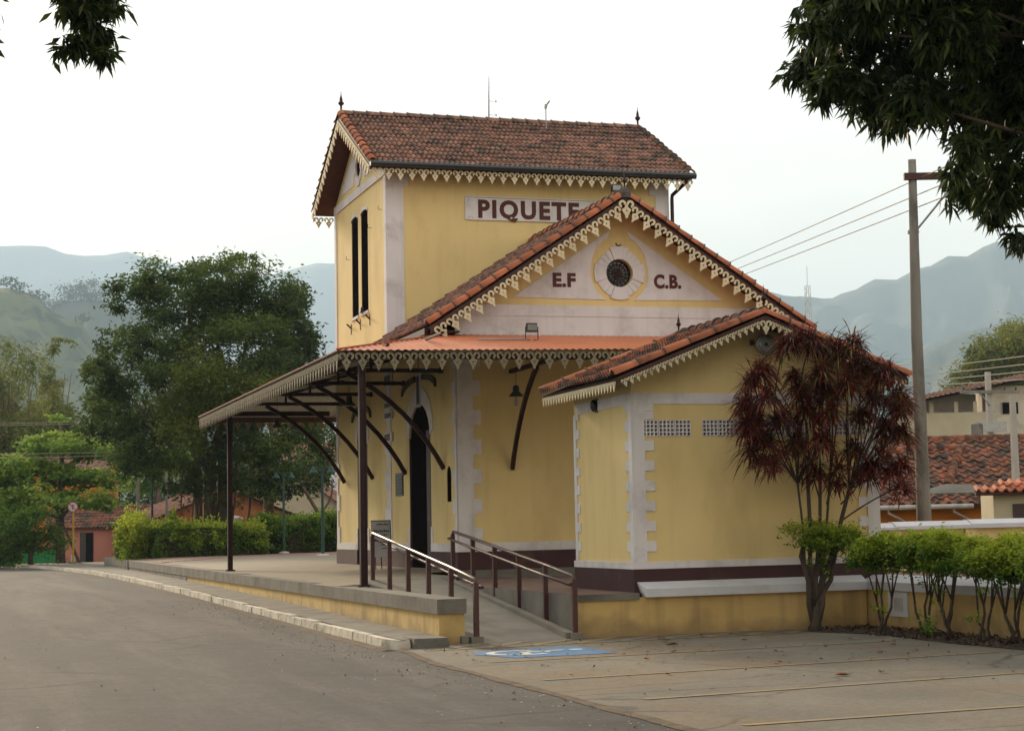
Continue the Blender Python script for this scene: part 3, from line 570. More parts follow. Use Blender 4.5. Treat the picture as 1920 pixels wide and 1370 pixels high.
# tower gable dressing (left face)
B().box((-.032, Y1 - .01, 8.888), (.01, Y2 + .01, 9.085)).obj('cornice_band', trim, st)
b = B(); tri = lambda pts: b.prism([(-.014, y, z) for y, z in pts], [(.01, y, z) for y, z in pts])
tri([(YC - .62, 9.24), (YC - .50, 9.55), (YC - .55, 9.9), (YC - .30, 10.25), (YC - 2.35, 9.24)]); tri([(YC + .62, 9.24), (YC + .50, 9.55), (YC + .55, 9.9), (YC + .30, 10.25), (YC + 2.35, 9.24)])
b.obj('gable_panel', trim, st)
def oculus(c, zc, r0, r1, onx, parent):
    """ring of pale blocks: four broad keys, three slim voussoirs between each pair"""
    a = 22.0
    spans = []
    for kx in range(4):
        m = 90 * kx + 90; spans.append((m - 22, m + 22, r1 + .045, .034))
        for j in range(3): spans.append((m + 22 + j * 15.33, m + 22 + (j + 1) * 15.33, r1, .020))
    for a0, a1, rr, out in spans:
        o, i = strip2d(c, zc, (r0 + rr) / 2, rr - r0, a0 + .5, a1 - .5, 4); rg = o + i[::-1]; bb = B()
        if onx: bb.prism([(-out, p, q) for p, q in rg], [(.012, p, q) for p, q in rg])
        else: bb.prism([(p, -out, q) for p, q in rg], [(p, .012, q) for p, q in rg])
        bb.obj('oculus_block', trim, parent)
oculus(XC, 5.88, .287, .50, False, st); oculus(YC, 9.62, .272, .44, True, st)
og = B().poly([(XC + p * .285, .13, 5.88 + q * .285) for p, q in circ(0, 0, 1, 28)]).obj('oculus_glass', glassd, st)
b = B()
for k in range(8):
    q = math.pi * k / 8; b.tube([(XC - .28 * math.cos(q), .10, 5.88 - .28 * math.sin(q)), (XC + .28 * math.cos(q), .10, 5.88 + .28 * math.sin(q))], .008, 5)
for rr in (.10, .19, .27): b.tube([(XC + rr * math.cos(2 * math.pi * k / 20), .10, 5.88 + rr * math.sin(2 * math.pi * k / 20)) for k in range(21)], .008, 5)
b.obj('iron_grille', ironred, og)
B().poly([(.010, YC + p, 9.62 + q) for p, q in circ(0, 0, .275, 20)]).obj('oculus_glass', black, st)
# front gable dressing
B().box((-.03, -.034, 4.98), (XW + .03, .01, 5.20)).obj('cornice_band', trim, st)
B().box((-.02, -.024, 4.53), (XW + .02, .01, 4.978)).obj('cornice_frieze', trim, st)
def side_panel(s):
    # trapezoid whose inner edge bows round the oculus
    pts = [(XC + s * 2.25, 5.355)]
    for k in range(13):
        q = R(-62 + k * 11.2); rr = .62 + max(0, (k - 7)) * .028
        pts.append((XC + s * rr * math.cos(q), 5.88 + rr * math.sin(q)))
    pts += [(XC + s * .195, 6.70), (XC + s * .20, 6.735)]
    bb = B(); bb.prism([(x, -.014, z) for x, z in pts], [(x, .01, z) for x, z in pts]); bb.obj('gable_panel', trim, st)
side_panel(-1); side_panel(1)
text('lettering', 'E.F', .37, letter, st, FRONT(2.00, -.016, 5.59), .008, .017, 1.04, space=1.08)
text('lettering', 'C.B.', .37, letter, st, FRONT(4.17, -.016, 5.60), .008, .017, .88, space=1.08)
B().tube([(XC + .06 * math.cos(R(a)), -.012, 6.50 + .06 * math.sin(R(a))) for a in range(185, 330, 24)], .012, 6).obj('iron_hook', ironred, st)
# PIQUETE sign board
sg = B().box((1.84, Y1 - .035, 7.885), (5.01, Y1 - .005, 8.44)).obj('sign_board', trim, st)
text('sign_lettering', 'PIQUETE', .56, letter, sg, FRONT(2.13, Y1 - .036, 7.955), .006, .024, .98, space=1.2)
b = B()
for x, z in ((1.90, 8.33), (1.90, 7.93), (4.88, 8.33), (4.88, 7.93)):
    for k in range(3): b.box((x + .05 * k, Y1 - .040, z + .02 * (k % 2)), (x + .05 * k + .02, Y1 - .034, z + .02 * (k % 2) + .012))
b.box((1.86, Y1 - .040, 8.405), (4.99, Y1 - .034, 8.413)); b.obj('sign_ornament', letter, sg)
# tower windows (dark louvres) and the small iron hooks
for a, c in ((8.15, 8.93), (9.28, 10.05)):
    wv = B().poly([(.014, y, z) for y, z in arch(a, c, 6.0, 8.37, 8.45, 6)]).obj('window', black, st)
    b = B()
    for k in range(24): z = 6.06 + k * .09; b.box((.008, a + .04, z), (.013, c - .04, z + .02))
    b.obj('louvre', black, wv)
    B().box((-.03, a - .02, 5.93), (.02, c + .02, 5.998)).obj('window_sill', trim, st)
    o, i = [], []
    for k in range(7):
        q = math.pi * k / 6; o.append(((a + c) / 2 + (c - a) / 2 * 1.12 * math.cos(q), 8.39 + .14 * math.sin(q))); i.append(((a + c) / 2 + (c - a) / 2 * math.cos(q), 8.37 + .08 * math.sin(q)))
    bb = B()
    for k in range(6): qd = [o[k], o[k + 1], i[k + 1], i[k]]; bb.prism([(-.02, y, z) for y, z in qd], [(.01, y, z) for y, z in qd])
    bb.obj('window_head', trim, st)
for y in (10.19, 9.10, 8.0): B().tube([(.01, y, 5.75), (-.12, y, 5.88)], .02, 6).tube([(-.005, y, 5.62), (-.005, y, 5.88)], .012, 5).obj('iron_hook', ironred, st)
for y, z in ((10.35, 7.5), (7.75, 7.9), (6.6, 8.15)): B().tube([(.01, y, z), (-.08, y, z), (-.08, y, z + .08)], .007, 5).obj('iron_hook', ironred, st)
# doors
d1 = B().box((.03, 2.15, 0.004), (.09, 4.12, 3.45)).obj('door', black, st)
B().box((.006, 2.25, 0.01), (.029, 2.60, 2.85)).obj('door_leaf', doorw2, d1)
b = B()
for z0, z1 in ((.25, .95), (1.1, 1.9), (2.0, 2.8)): b.box((.001, 2.29, z0), (.006, 2.55, z1))
b.obj('door_panel', doorw, d1)
for y in (2.20, 4.03): B().box((-.01, y, 0.01), (.028, y + .05, 2.75)).obj('door_jamb', doorw, d1)
d2 = B().box((.012, 8.40, 0.004), (.05, 9.66, 3.38)).obj('door', doorw, st)
B().box((.008, .48, 1.30), (.05, .90, 2.09)).obj('narrow_window', black, st)
# wall notices
nb = B().box((-.03, 4.70, 1.55), (.005, 5.38, 2.05)).obj('notice_board', blackm, st)
b = B()
for k in range(6): b.box((-.036, 4.75, 1.60 + k * .07), (-.03, 5.32, 1.635 + k * .07))
b.obj('notice_lines', doorw2, nb)
for z0, z1, tx in ((2.78, 2.98, 'PIQUETE'), (3.28, 3.45, None), (3.52, 3.68, None), (4.02, 4.30, None)):
    pq = B().box((-.05, 5.62, z0), (-.02, 6.36, z1)).obj('notice_plaque', trim, st)
    if tx: text('plaque_lettering', tx, .19, letter, pq, LEFT(-.052, 6.33, z0 + .035), .003, .006, .72)
    else:
        b = B()
        for k in range(6): b.box((-.054, 5.68 + k * .11, z0 + .03), (-.05, 5.75 + k * .11, z1 - .03))
        b.obj('plaque_marks', signink, pq)
hb = B().box((-.515, .95, 3.24), (-.49, 1.25, 3.92)).obj('hanging_board', signw, st)
B().box((-.521, .99, 3.30), (-.515, 1.21, 3.86)).obj('board_marks', signink, hb)
B().tube([(-.5, 1.1, 3.92), (-.5, 1.1, 4.3)], .008, 5).obj('hanging_rod', ironred, hb)

# roofs -----------------------------------------------------------------
SLM = V((XC + .66, 0, 7.40 - 4.72)); LM = SLM.length; c_, s_m = SLM.x / LM, SLM.z / LM
def slab(e0, u, v, ul, vl, th, name, parent, mat=darkwood, drop=.03):
    e0, u, v = V(e0), V(u).normalized(), V(v).normalized(); n = u.cross(v); a = e0 - n * drop
    bt = [a, a + u * ul, a + u * ul + v * vl, a + v * vl]
    return B().prism([p - n * th for p in bt], bt).obj(name, mat, parent)
slab((-.66, 6.07, 4.72), (0, -1, 0), (c_, 0, s_m), 6.55, LM, .06, 'roof', st); slab((7.52, -.48, 4.72), (0, 1, 0), (-c_, 0, s_m), 6.55, LM, .06, 'roof', st)
tiled_slope(st, (-.68, 6.06, 4.70), (0, -1, 0), (c_, 0, s_m), 6.42, LM, 0, tile, name='roof_tile'); tiled_slope(st, (7.54, -.36, 4.70), (0, 1, 0), (-c_, 0, s_m), 6.42, LM, 0, tile)
barrels(st, (-.66, -.42, 4.74), (XC + .02, -.42, 7.43), (0, 0, 1), .33, .115, 'rake_tile'); barrels(st, (XW + .66, -.42, 4.74), (XC - .02, -.42, 7.43), (0, 0, 1), .33, .115, 'rake_tile')
barrels(st, (XC, -.45, 7.42), (XC, 6.05, 7.42), (0, 0, 1), .38, .11, 'ridge_tile')
B().lathe([(.13, -.10), (.14, .0), (.10, .09), (.03, .12)], (XC, -.44, 7.44), 8).obj('apex_cap', mortar, st)
finial(st, (XC, -.44, 7.55), .34)
def barge(p0, p1, h, th, name, parent, up=(0, 0, 1), out=(0, -1, 0)):
    p0, p1, up, out = V(p0), V(p1), V(up), V(out); r = [p0, p1, p1 - up * h, p0 - up * h]
    B().prism([p + out * th for p in r], r).obj(name, darkwood, parent)
nL = V((-s_m, 0, c_)); nR = V((s_m, 0, c_))
barge((-.62, -.47, 4.70), (XC, -.47, 7.36), .15, .025, 'bargeboard', st); barge((XW + .62, -.47, 4.70), (XC, -.47, 7.36), .15, .025, 'bargeboard', st)
lambrequin(st, (-.60, -.515, 4.66), (XC - .17, -.515, 7.20), nL, 16); lambrequin(st, (XC + .17, -.515, 7.20), (XW + .60, -.515, 4.66), nR, 16)
inst('lambrequin_motif', ORN, st, frame((XC, -.525, 7.30), (.34, 0, 0), (0, .35, 0), (0, 0, .34)))
B().box((-.70, -.30, 4.56), (-.62, 6.05, 4.68)).obj('gutter', ironred, st)
B().box((-.58, -.40, 4.60), (-.02, 6.05, 4.63)).obj('soffit', darkwood, st)
# tower roof
TE, TZ, TRZ = 5.52, 9.03, 10.86
SLT = V((0, YC - TE, TRZ - TZ)); LT = SLT.length; ct, stt = SLT.y / LT, SLT.z / LT
slab((-.48, TE, TZ), (1, 0, 0), (0, ct, stt), 7.80, LT, .06, 'roof', st); slab((7.32, 2 * YC - TE, TZ), (-1, 0, 0), (0, -ct, stt), 7.80, LT, .06, 'roof', st)
tiled_slope(st, (-.38, TE - .03, TZ - .015), (1, 0, 0), (0, ct, stt), 7.62, LT, 300, tile); tiled_slope(st, (7.24, 2 * YC - TE + .03, TZ - .015), (-1, 0, 0), (0, -ct, stt), 7.62, LT, 0, tile)
for x in (-.42, 7.26):
    barrels(st, (x, TE, TZ + .03), (x, YC, TRZ + .03), (0, 0, 1), .33, .105, 'rake_tile', tile_old if x > 0 else capt); barrels(st, (x, 2 * YC - TE, TZ + .03), (x, YC, TRZ + .03), (0, 0, 1), .33, .105, 'rake_tile')
barrels(st, (-.45, YC, TRZ + .02), (7.29, YC, TRZ + .02), (0, 0, 1), .34, .105, 'ridge_tile', tile)
finial(st, (-.42, YC, TRZ + .09), .50); finial(st, (7.25, YC, TRZ + .09), .50)
for s in (-1, 1):
    barge((-.47, YC + s * (YC - TE), TZ - .02), (-.47, YC, TRZ - .03), .14, .02, 'bargeboard', st, out=(-1, 0, 0))
n1 = V((0, -stt, ct)); n2 = V((0, stt, ct))
lambrequin(st, (-.50, YC, TRZ - .10), (-.50, TE, TZ - .06), n1, 15); lambrequin(st, (-.50, 2 * YC - TE, TZ - .06), (-.50, YC, TRZ - .10), n2, 15)
B().tube([(-.50, TE - .07, TZ - .03), (7.34, TE - .07, TZ - .03)], .075, 8).obj('gutter', blackm, st)
B().box((-.44, TE + .03, TZ - .13), (7.28, TE + .06, TZ - .03)).obj('fascia', darkwood, st)
lambrequin(st, (-.46, TE + .015, TZ - .10), (7.30, TE + .015, TZ - .10), (0, 0, 1), 29, hs=.92)
lambrequin(st, (-.46, 2 * YC - TE - .02, TZ - .10), (7.30, 2 * YC - TE - .02, TZ - .10), (0, 0, 1), 29, hs=.92)
B().box((-.44, TE + .07, TZ - .06), (7.28, Y1 - .03, TZ - .03)).obj('soffit', darkwood, st)
B().tube([(7.12, TE - .05, 8.98), (7.12, TE + .0, 8.86), (6.95, Y1 - .05, 8.62), (6.93, Y1 - .08, 8.5), (6.93, Y1 - .08, 5.3)], .045, 8).obj('downpipe', ironred, st)

# awning ----------------------------------------------------------------
EX, EY, EZ, WZ, BY = -3.05, -3.60, 3.93, 4.60, 15.75
def corr(rows, name, mat, dz, axis):
    """corrugated sheet: rows of (t, low point, high point)"""
    b = B(); k = len(rows)
    for i, (lo, hi) in enumerate(rows):
        w_ = .012 * math.cos(i * math.pi / 2 * 1.0) + dz
        for t in (0, 1): p = V(lo).lerp(V(hi), t); b.v.append((p.x, p.y, p.z + w_))
    b.f = [(2 * i, 2 * i + 2, 2 * i + 3, 2 * i + 1) for i in range(k - 1)]
    return b.obj(name, mat, st, True)
def front_rows():
    r = []; x = EX
    while x <= 6.95:
        f = min(1, (x - EX) / -EX); ez = EZ + .012 * (x - EX)
        r.append(((x, EY, ez), (x, EY + (0 - EY) * f, ez + (WZ - ez) * f))); x += .0335
    return r
def left_rows():
    r = []; y = EY
    while y <= BY:
        f = 1.0
        if y < 0: f = (y - EY) / -EY
        if y > Y2: f = (BY - y) / (BY - Y2)
        f = max(0.0, min(1, f)); r.append(((EX, y, EZ), (EX * (1 - f), y, EZ + (WZ - EZ) * f))); y += .0335
    return r
fr, lr = front_rows(), left_rows()
back = [((x, BY, EZ), (x, BY + (Y2 - BY) * min(1, (x - EX) / -EX), EZ + (WZ - EZ) * min(1, (x - EX) / -EX))) for x in [EX + .0335 * k for k in range(180)]]
for rows, ax in ((fr, 'x'), (lr, 'y'), (back, 'x')):
    corr(rows, 'awning_sheet', orange_sheet, 0, ax); corr(rows, 'awning_underside', sheet_under, -.016, ax)
B().prism([(EX - .03, EY - .02, EZ + .018), (0, -.07, WZ + .03), (0, .07, WZ + .03), (EX + .02, EY + .14, EZ + .018)], [(EX - .03, EY - .02, EZ + .030), (0, -.07, WZ + .045), (0, .07, WZ + .045), (EX + .02, EY + .14, EZ + .030)]).obj('hip_flashing', orange_sheet, st)
lambrequin(st, (EX + .02, EY + .03, EZ - .025), (6.9, EY + .03, EZ + .012 * 9.9 - .025), (0, 0, 1), 35, hs=1.02, me=ORN_OLD_SHADED)
lambrequin(st, (EX + .03, BY - .05, EZ - .035), (EX + .03, EY + .06, EZ - .035), (0, 0, 1), 68, hs=1.02, me=ORN_OLD_SHADED, th=.12)
lambrequin(st, (EX + 6, BY - .04, EZ - .035), (EX + .06, BY - .04, EZ - .035), (0, 0, 1), 21, hs=1.02, me=ORN_OLD_SHADED)
B().box((EX + .05, EY + .06, EZ - .13), (EX + .09, BY - .08, EZ - .03)).obj('awning_fascia', darkwood, st)
B().box((EX + .10, EY + .06, EZ - .09), (6.9, EY + .10, EZ - .01)).obj('awning_fascia', darkwood, st)
B().box((EX + .10, BY - .12, EZ - .16), (3.2, BY - .08, EZ - .02)).obj('awning_fascia', darkwood, st)
PX = -2.60
B().box((PX - .05, -3.5, 3.80), (PX + .05, 15.2, 3.92)).obj('awning_beam', ironred, st)
B().box((PX + .051, -3.53, 3.80), (6.8, -3.43, 3.90)).obj('awning_beam', ironred, st)
B().box((PX + .051, 12.92, 3.78), (-.04, 13.02, 3.90)).obj('awning_beam', ironred, st)
for y, zb in ((-3.48, -.14), (12.97, -.12)):
    po = B().box((PX - .055, y - .02, zb), (PX + .055, y + .02, 3.80)).box((PX - .06, y - .06, zb), (PX - .045, y + .06, 3.80)).box((PX + .045, y - .06, zb), (PX + .06, y + .06, 3.80)).obj('post', ironred, st)
    B().box((PX - .11, y - .11, zb - .01), (PX + .11, y + .11, zb + .02)).obj('base_plate', ironred, po)
def bracket(p, d, run, z0, z1):
    """curved brace from the wall foot p out along d"""
    d = V(d); p = V(p); pts_ = []
    for k in range(9):
        t = k / 8; q = math.pi / 2 * t
        pts_.append(p + d * (run * (t * .62 + .38 * (1 - math.cos(q)))) + V((0, 0, (z1 - z0) * (t * .62 + .38 * math.sin(q)))))
    b = B(); side = d.cross(V((0, 0, 1)))
    for a, c in zip(pts_[:-1], pts_[1:]):
        n = (c - a).normalized().cross(side).normalized() * .045; ww = side * .035
        b.prism([a - n - ww, a - n + ww, a + n + ww, a + n - ww], [c - n - ww, c - n + ww, c + n + ww, c + n - ww])
    return b.obj('bracket', ironred, st)
for y in (1.03, 4.40, 7.78, 11.12):
    bracket((-.02, y, 2.0), (-1, 0, 0), 1.95, 2.0, 3.92)
    tb = B().box((EX + .12, y - .035, 3.93), (-.02, y + .035, 4.01)).obj('tie_beam', ironred, st)
    for a_, c_2, e_ in ((-.09, -.022, .055), (-.30, -.24, .045)): B().box((a_, y - e_, 3.97 - e_), (c_2, y + e_, 3.97 + e_)).obj('tie_collar', ironred, tb)
    B().prism([(-.03, y - .035, WZ - .10), (-.03, y + .035, WZ - .10), (EX + .1, y + .035, EZ - .05), (EX + .1, y - .035, EZ - .05)], [(-.03, y - .035, WZ - .025), (-.03, y + .035, WZ - .025), (EX + .1, y + .035, EZ - .022), (EX + .1, y - .035, EZ - .022)]).obj('rafter', ironred, st)
    B().box((-1.5, y - .025, 4.01), (-1.45, y + .025, 4.22)).obj('strut', ironred, st)
for x in (1.10, 5.76):
    bracket((x, -.02, 1.95), (0, -1, 0), 1.80, 1.95, 3.82)
    B().box((x - .035, EY + .12, 3.83), (x + .035, -.02, 3.91)).obj('tie_beam', ironred, st)
for x in (-2.0, -1.0): B().box((x - .03, -2.9, EZ + (WZ - EZ) * (x - EX) / -EX - .07), (x + .03, 14.8, EZ + (WZ - EZ) * (x - EX) / -EX - .03)).obj('purlin', ironred, st)
B().tube([(-.1, -2.0, 4.30), (1.05, -1.52, 4.36)], .018, 6).obj('conduit', steel, st)

# pendant lamps
def pendant(p, ztop, label, bulb=True):
    t = thing('pendant_lamp', p, label, 'lamp', 'bell lamps under the awning'); x, y, z = p
    B().lathe([(.145, 0), (.14, .015), (.062, .095), (.062, .17), (.045, .205), (.012, .215)], p, 14).obj('lamp_shade', blackm, t, True)
    B().tube([(x, y, z + .2), (x, y, ztop)], .006, 5).obj('cord', blackm, t)
    if bulb: B().lathe([(.02, -.02), (.02, -.06), (.036, -.10), (.034, -.15), (.01, -.175)], p, 8).obj('bulb', lens, t, True)
pendant((.69, -1.78, 3.255), 3.82, 'dark bell lamp with bare bulb hanging in front of gable-end wall')
pendant((-1.5, 3.10, 3.40), 4.2, 'dark bell lamp hanging near the arched double door', False)
pendant((-1.5, 12.28, 3.45), 4.2, 'dark bell lamp hanging near the far awning post', False)

# floodlights
def flood(p, label, face=(0, -1, 0), leg=.16, s=1.0):
    t = thing('floodlight', p, label, 'floodlight'); x, y, z = p
    B().box((x - .11 * s, y - .05, z + leg), (x + .11 * s, y + .07, z + leg + .17 * s), .012).obj('housing', blackm, t)
    B().box((x - .095 * s, y - .058, z + leg + .03), (x + .095 * s, y - .045, z + leg + .14 * s)).obj('glass', lens, t)
    B().box((x - .13 * s, y - .01, z), (x - .115 * s, y + .01, z + leg + .1)).box((x + .115 * s, y - .01, z), (x + .13 * s, y + .01, z + leg + .1)).box((x - .13 * s, y - .02, z - .005), (x + .13 * s, y + .02, z + .008)).obj('yoke', blackm, t)
flood((1.12, -1.45, 4.35), 'small black floodlight standing on the orange awning sheet')
flood((5.17, 5.0, 7.05), 'small black floodlight on a stalk behind the main gable apex', leg=1.42)
t = thing('floodlight', (-.05, 9.0, 6.0), 'tiny black floodlight on the sill of a tower window', 'floodlight'); B().box((-.10, 8.62, 6.0), (.0, 8.84, 6.12), .015).obj('housing', blackm, t); B().box((-.06, 8.7, 5.99), (-.02, 8.76, 6.0)).obj('bracket_foot', blackm, t)

# antennas on the ridge
t = thing('antenna_mast', (3.3, YC, 10.9), 'thin whip mast with guy wires on the tower ridge', 'antenna')
B().tube([(3.3, YC, 10.85), (3.31, YC, 11.5), (3.32, YC, 12.02)], [.016, .012, .006], 6).obj('mast', ironred, t)
for z in (11.05, 11.40): B().tube([(3.31, YC, z), (3.48, YC, z)], .004, 4).lathe([(.012, 0), (.02, .02), (.012, .04)], (3.49, YC, z - .02), 6).obj('side_arm', ironred, t)
t = thing('television_antenna', (4.63, 8.6, 10.6), 'small television antenna on a bent pole on tower tiles', 'antenna')
B().tube([(4.63, 8.6, 10.55), (4.63, 8.6, 11.22)], .013, 6).obj('pole', steel, t); B().tube([(4.60, 8.6, 11.18), (4.72, 8.55, 11.36)], .02, 5).box((4.58, 8.57, 11.17), (4.66, 8.63, 11.27)).obj('aerial_head', steel, t)

# ================================================================== ANNEX
AX, AY0, AY1, AF = 3.95, -10.10, -7.39, -.16
an = thing('annex_building', (AX / 2, (AY0 + AY1) / 2, AF), 'small yellow gabled annex with block vents and pale toothed corners beside ramp', 'annex')
AC = AX / 2; ARZ, AEZ = 3.86, 2.93; AEX = -.38
b = B()
slots = [(.155, .925), (1.10, 1.87), (2.05, 2.82), (3.00, 3.77)]
holed(b, [(0, -.4), (AX, -.4), (AX, 3.02), (AC, 3.80), (0, 3.02)], [rect(a, 2.085, c, 2.33) for a, c in slots], lambda x, z, d: (x, AY0 + d, z), .14)
b.poly([(0, AY0, -.4), (0, AY1, -.4), (0, AY1, 3.05), (0, AY0, 3.05)]); b.poly([(AX, AY0, -.4), (AX, AY1, -.4), (AX, AY1, 3.05), (AX, AY0, 3.05)]); b.poly([(0, AY1, -.4), (AX, AY1, -.4), (AX, AY1, 3.02), (AC, AY1, 3.80), (0, AY1, 3.02)])
b.obj('wall', yellow, an)
def vent_block():
    """perforated concrete block with 4 x 4 square holes, x 0..1, z 0..1"""
    b = B(); e = .07; n = 4; bar = .075
    cell = (1 - 2 * .02) / n
    for k in range(n + 1):
        c = .02 + cell * k; b.box((max(0, c - bar / 2), -.012, 0), (min(1, c + bar / 2), .10, 1))
    for k in range(n + 1):
        c = .02 + cell * k; b.box((0, -.009, max(0, c - bar / 2)), (1, .097, min(1, c + bar / 2)))
    return b.mesh('vent_block', trim)
vb = vent_block()
for a, c in slots:
    wv = (c - a) / 3
    for k in range(3): inst('vent_block', vb, an, frame((a + wv * k + .004, AY0, 2.087), (wv - .008, 0, 0), (0, 1, 0), (0, 0, .241)))
    B().poly([(a, AY0 + .139, 2.08), (c, AY0 + .139, 2.08), (c, AY0 + .139, 2.34), (a, AY0 + .139, 2.34)]).obj('vent_back', black, an)
o_ = .03
B().box((-o_, AY0 - o_, -.4), (AX + o_, AY0 + .01, .166)).obj('plinth', brown, an); B().box((-o_, AY0 + .011, -.4), (.01, AY1 + o_, .166)).obj('plinth', brown, an); B().box((AX - .01, AY0 + .011, -.4), (AX + o_, AY1 + o_, .166)).obj('plinth', brown, an)
o_ = .036
B().box((-o_, AY0 - o_, .168), (AX + o_, AY0 + .01, .268)).obj('plinth_band', trim, an); B().box((-o_, AY0 + .011, .168), (.01, AY1 + o_, .268)).obj('plinth_band', trim, an); B().box((AX - .01, AY0 + .011, .168), (AX + o_, AY1 + o_, .268)).obj('plinth_band', trim, an)
o_ = .012
B().box((.19, AY0 - o_, 2.56), (AX - .19, AY0 + .01, 2.72)).obj('upper_band', trim, an); B().box((-o_, AY0 + .20, 2.56), (.01, AY1 - .1, 2.72)).obj('upper_band', trim, an)
B().box((-.016, AY0 - .016, .27), (.19, AY0 + .01, 2.72)).obj('corner_strip', trim, an); B().box((AX - .19, AY0 - .016, .27), (AX + .016, AY0 + .01, 2.72)).obj('corner_strip', trim, an)
B().box((-.015, AY0 + .0105, .27), (.01, AY0 + .14, 2.72)).obj('corner_strip', trim, an); B().box((-.015, AY1 - .12, .27), (.01, AY1, 2.55)).obj('corner_strip', trim, an)
for k in range(8):
    z = .42 + k * .292
    if not 2.08 < z + .07 < 2.2 or True:
        zz0, zz1 = z, z + .146
        if zz1 < 2.08 or zz0 > 2.335:
            B().box((.1905, AY0 - .014, zz0), (.335, AY0 + .01, zz1)).obj('quoin_block', trim, an); B().box((AX - .335, AY0 - .014, zz0), (AX - .1905, AY0 + .01, zz1)).obj('quoin_block', trim, an)
    B().box((-.013, AY0 + .141, z), (.01, AY0 + .28, z + .146)).obj('quoin_block', trim, an); B().box((-.013, AY1 - .26, z), (.01, AY1 - .121, z + .146)).obj('quoin_block', trim, an)
for z0, z1 in ((2.336, 2.455),): B().box((.1905, AY0 - .014, z0), (.335, AY0 + .01, z1)).obj('quoin_block', trim, an)
# annex roof
RY0, RY1 = -10.52, -6.90
SA = V((AC - AEX, 0, ARZ - AEZ)); LA = SA.length; ca, sa = SA.x / LA, SA.z / LA
slab((AEX, RY1, AEZ), (0, -1, 0), (ca, 0, sa), RY1 - RY0, LA, .05, 'roof', an); slab((AX - AEX, RY0, AEZ), (0, 1, 0), (-ca, 0, sa), RY1 - RY0, LA, .05, 'roof', an)
tiled_slope(an, (AEX - .04, RY1 - .02, AEZ - .015), (0, -1, 0), (ca, 0, sa), RY1 - RY0 - .12, LA + .03, 300, tile_old); tiled_slope(an, (AX - AEX + .04, RY0 + .1, AEZ - .015), (0, 1, 0), (-ca, 0, sa), RY1 - RY0 - .12, LA + .03, 0, tile_old)
for y in (RY0 + .05, RY1 - .05):
    barrels(an, (AEX - .02, y, AEZ + .02), (AC + .03, y, ARZ + .03), (0, 0, 1), .44, .095, 'rake_tile'); barrels(an, (AX - AEX + .02, y, AEZ + .02), (AC - .03, y, ARZ + .03), (0, 0, 1), .44, .095, 'rake_tile')
barrels(an, (AC, RY0 + .02, ARZ + .02), (AC, RY1 - .02, ARZ + .02), (0, 0, 1), .36, .10, 'ridge_tile', tile_old)
finial(an, (AC + .02, RY0 + .06, ARZ + .10), .34); finial(an, (AC, RY1 - .1, ARZ + .10), .30)
barge((AEX + .03, RY0, AEZ - .01), (AC, RY0, ARZ - .02), .10, .02, 'bargeboard', an); barge((AX - AEX - .03, RY0, AEZ - .01), (AC, RY0, ARZ - .02), .10, .02, 'bargeboard', an)
nl, nr_ = V((-sa, 0, ca)), V((sa, 0, ca))
lambrequin(an, (AEX + .06, RY0 - .03, AEZ - .055), (AC - .10, RY0 - .03, ARZ - .105), nl, 22); lambrequin(an, (AC + .10, RY0 - .03, ARZ - .105), (AX - AEX - .06, RY0 - .03, AEZ - .055), nr_, 22)
inst('lambrequin_motif', ORN, an, frame((AC, RY0 - .035, ARZ - .09), (.19, 0, 0), (0, .3, 0), (0, 0, .19)))
B().box((AEX + .03, RY0 + .02, AEZ - .11), (AEX + .05, RY1, AEZ - .02)).obj('fascia', darkwood, an)
lambrequin(an, (AEX + .005, RY1 - .02, AEZ - .06), (AEX + .005, RY0 + .02, AEZ - .06), (0, 0, 1), 26, th=.12)
B().box((AEX + .06, RY0 + .03, AEZ - .02), (-.01, RY1, AEZ - .005)).obj('soffit', darkwood, an)
# lamps on the annex
t = thing('wall_floodlight', (2.10, AY0, 3.44), 'round glass floodlight high on annex gable above red-leaved shrub', 'floodlight')
lt = lambda prof, mat, nm: B().lathe(prof, (0, 0, 0), 18).xf(frame((2.10, AY0 - .02, 3.44), (1, 0, 0), (0, 0, 1), (0, -1, 0))).obj(nm, mat, t, True)
lt([(.06, 0), (.13, .03), (.155, .10), (.155, .125), (.14, .13)], steel, 'housing'); lt([(.138, .118), (.10, .14), (.02, .15)], lens, 'lens'); lt([(.03, .149), (.028, .165), (.01, .17)], blackm, 'lens_boss')
B().box((1.90, AY0 - .07, 3.44), (1.945, AY0 - .01, 3.52)).obj('bracket_foot', blackm, t)
t = thing('bulkhead_lamp', (0, -8.53, 2.64), 'oval bulkhead lamp under the annex side eave', 'lamp')
B().lathe([(.05, 0), (.062, .03), (.06, .07), (.03, .095), (.005, .10)], (0, 0, 0), 12).xf(frame((-.004, -8.53, 2.64), (0, -1, 0), (0, 0, 1.5), (-1, 0, 0))).obj('lamp_cover', blackm, t, True)
B().box((-.012, -8.60, 2.53), (-.002, -8.46, 2.75)).obj('back_plate', blackm, t)

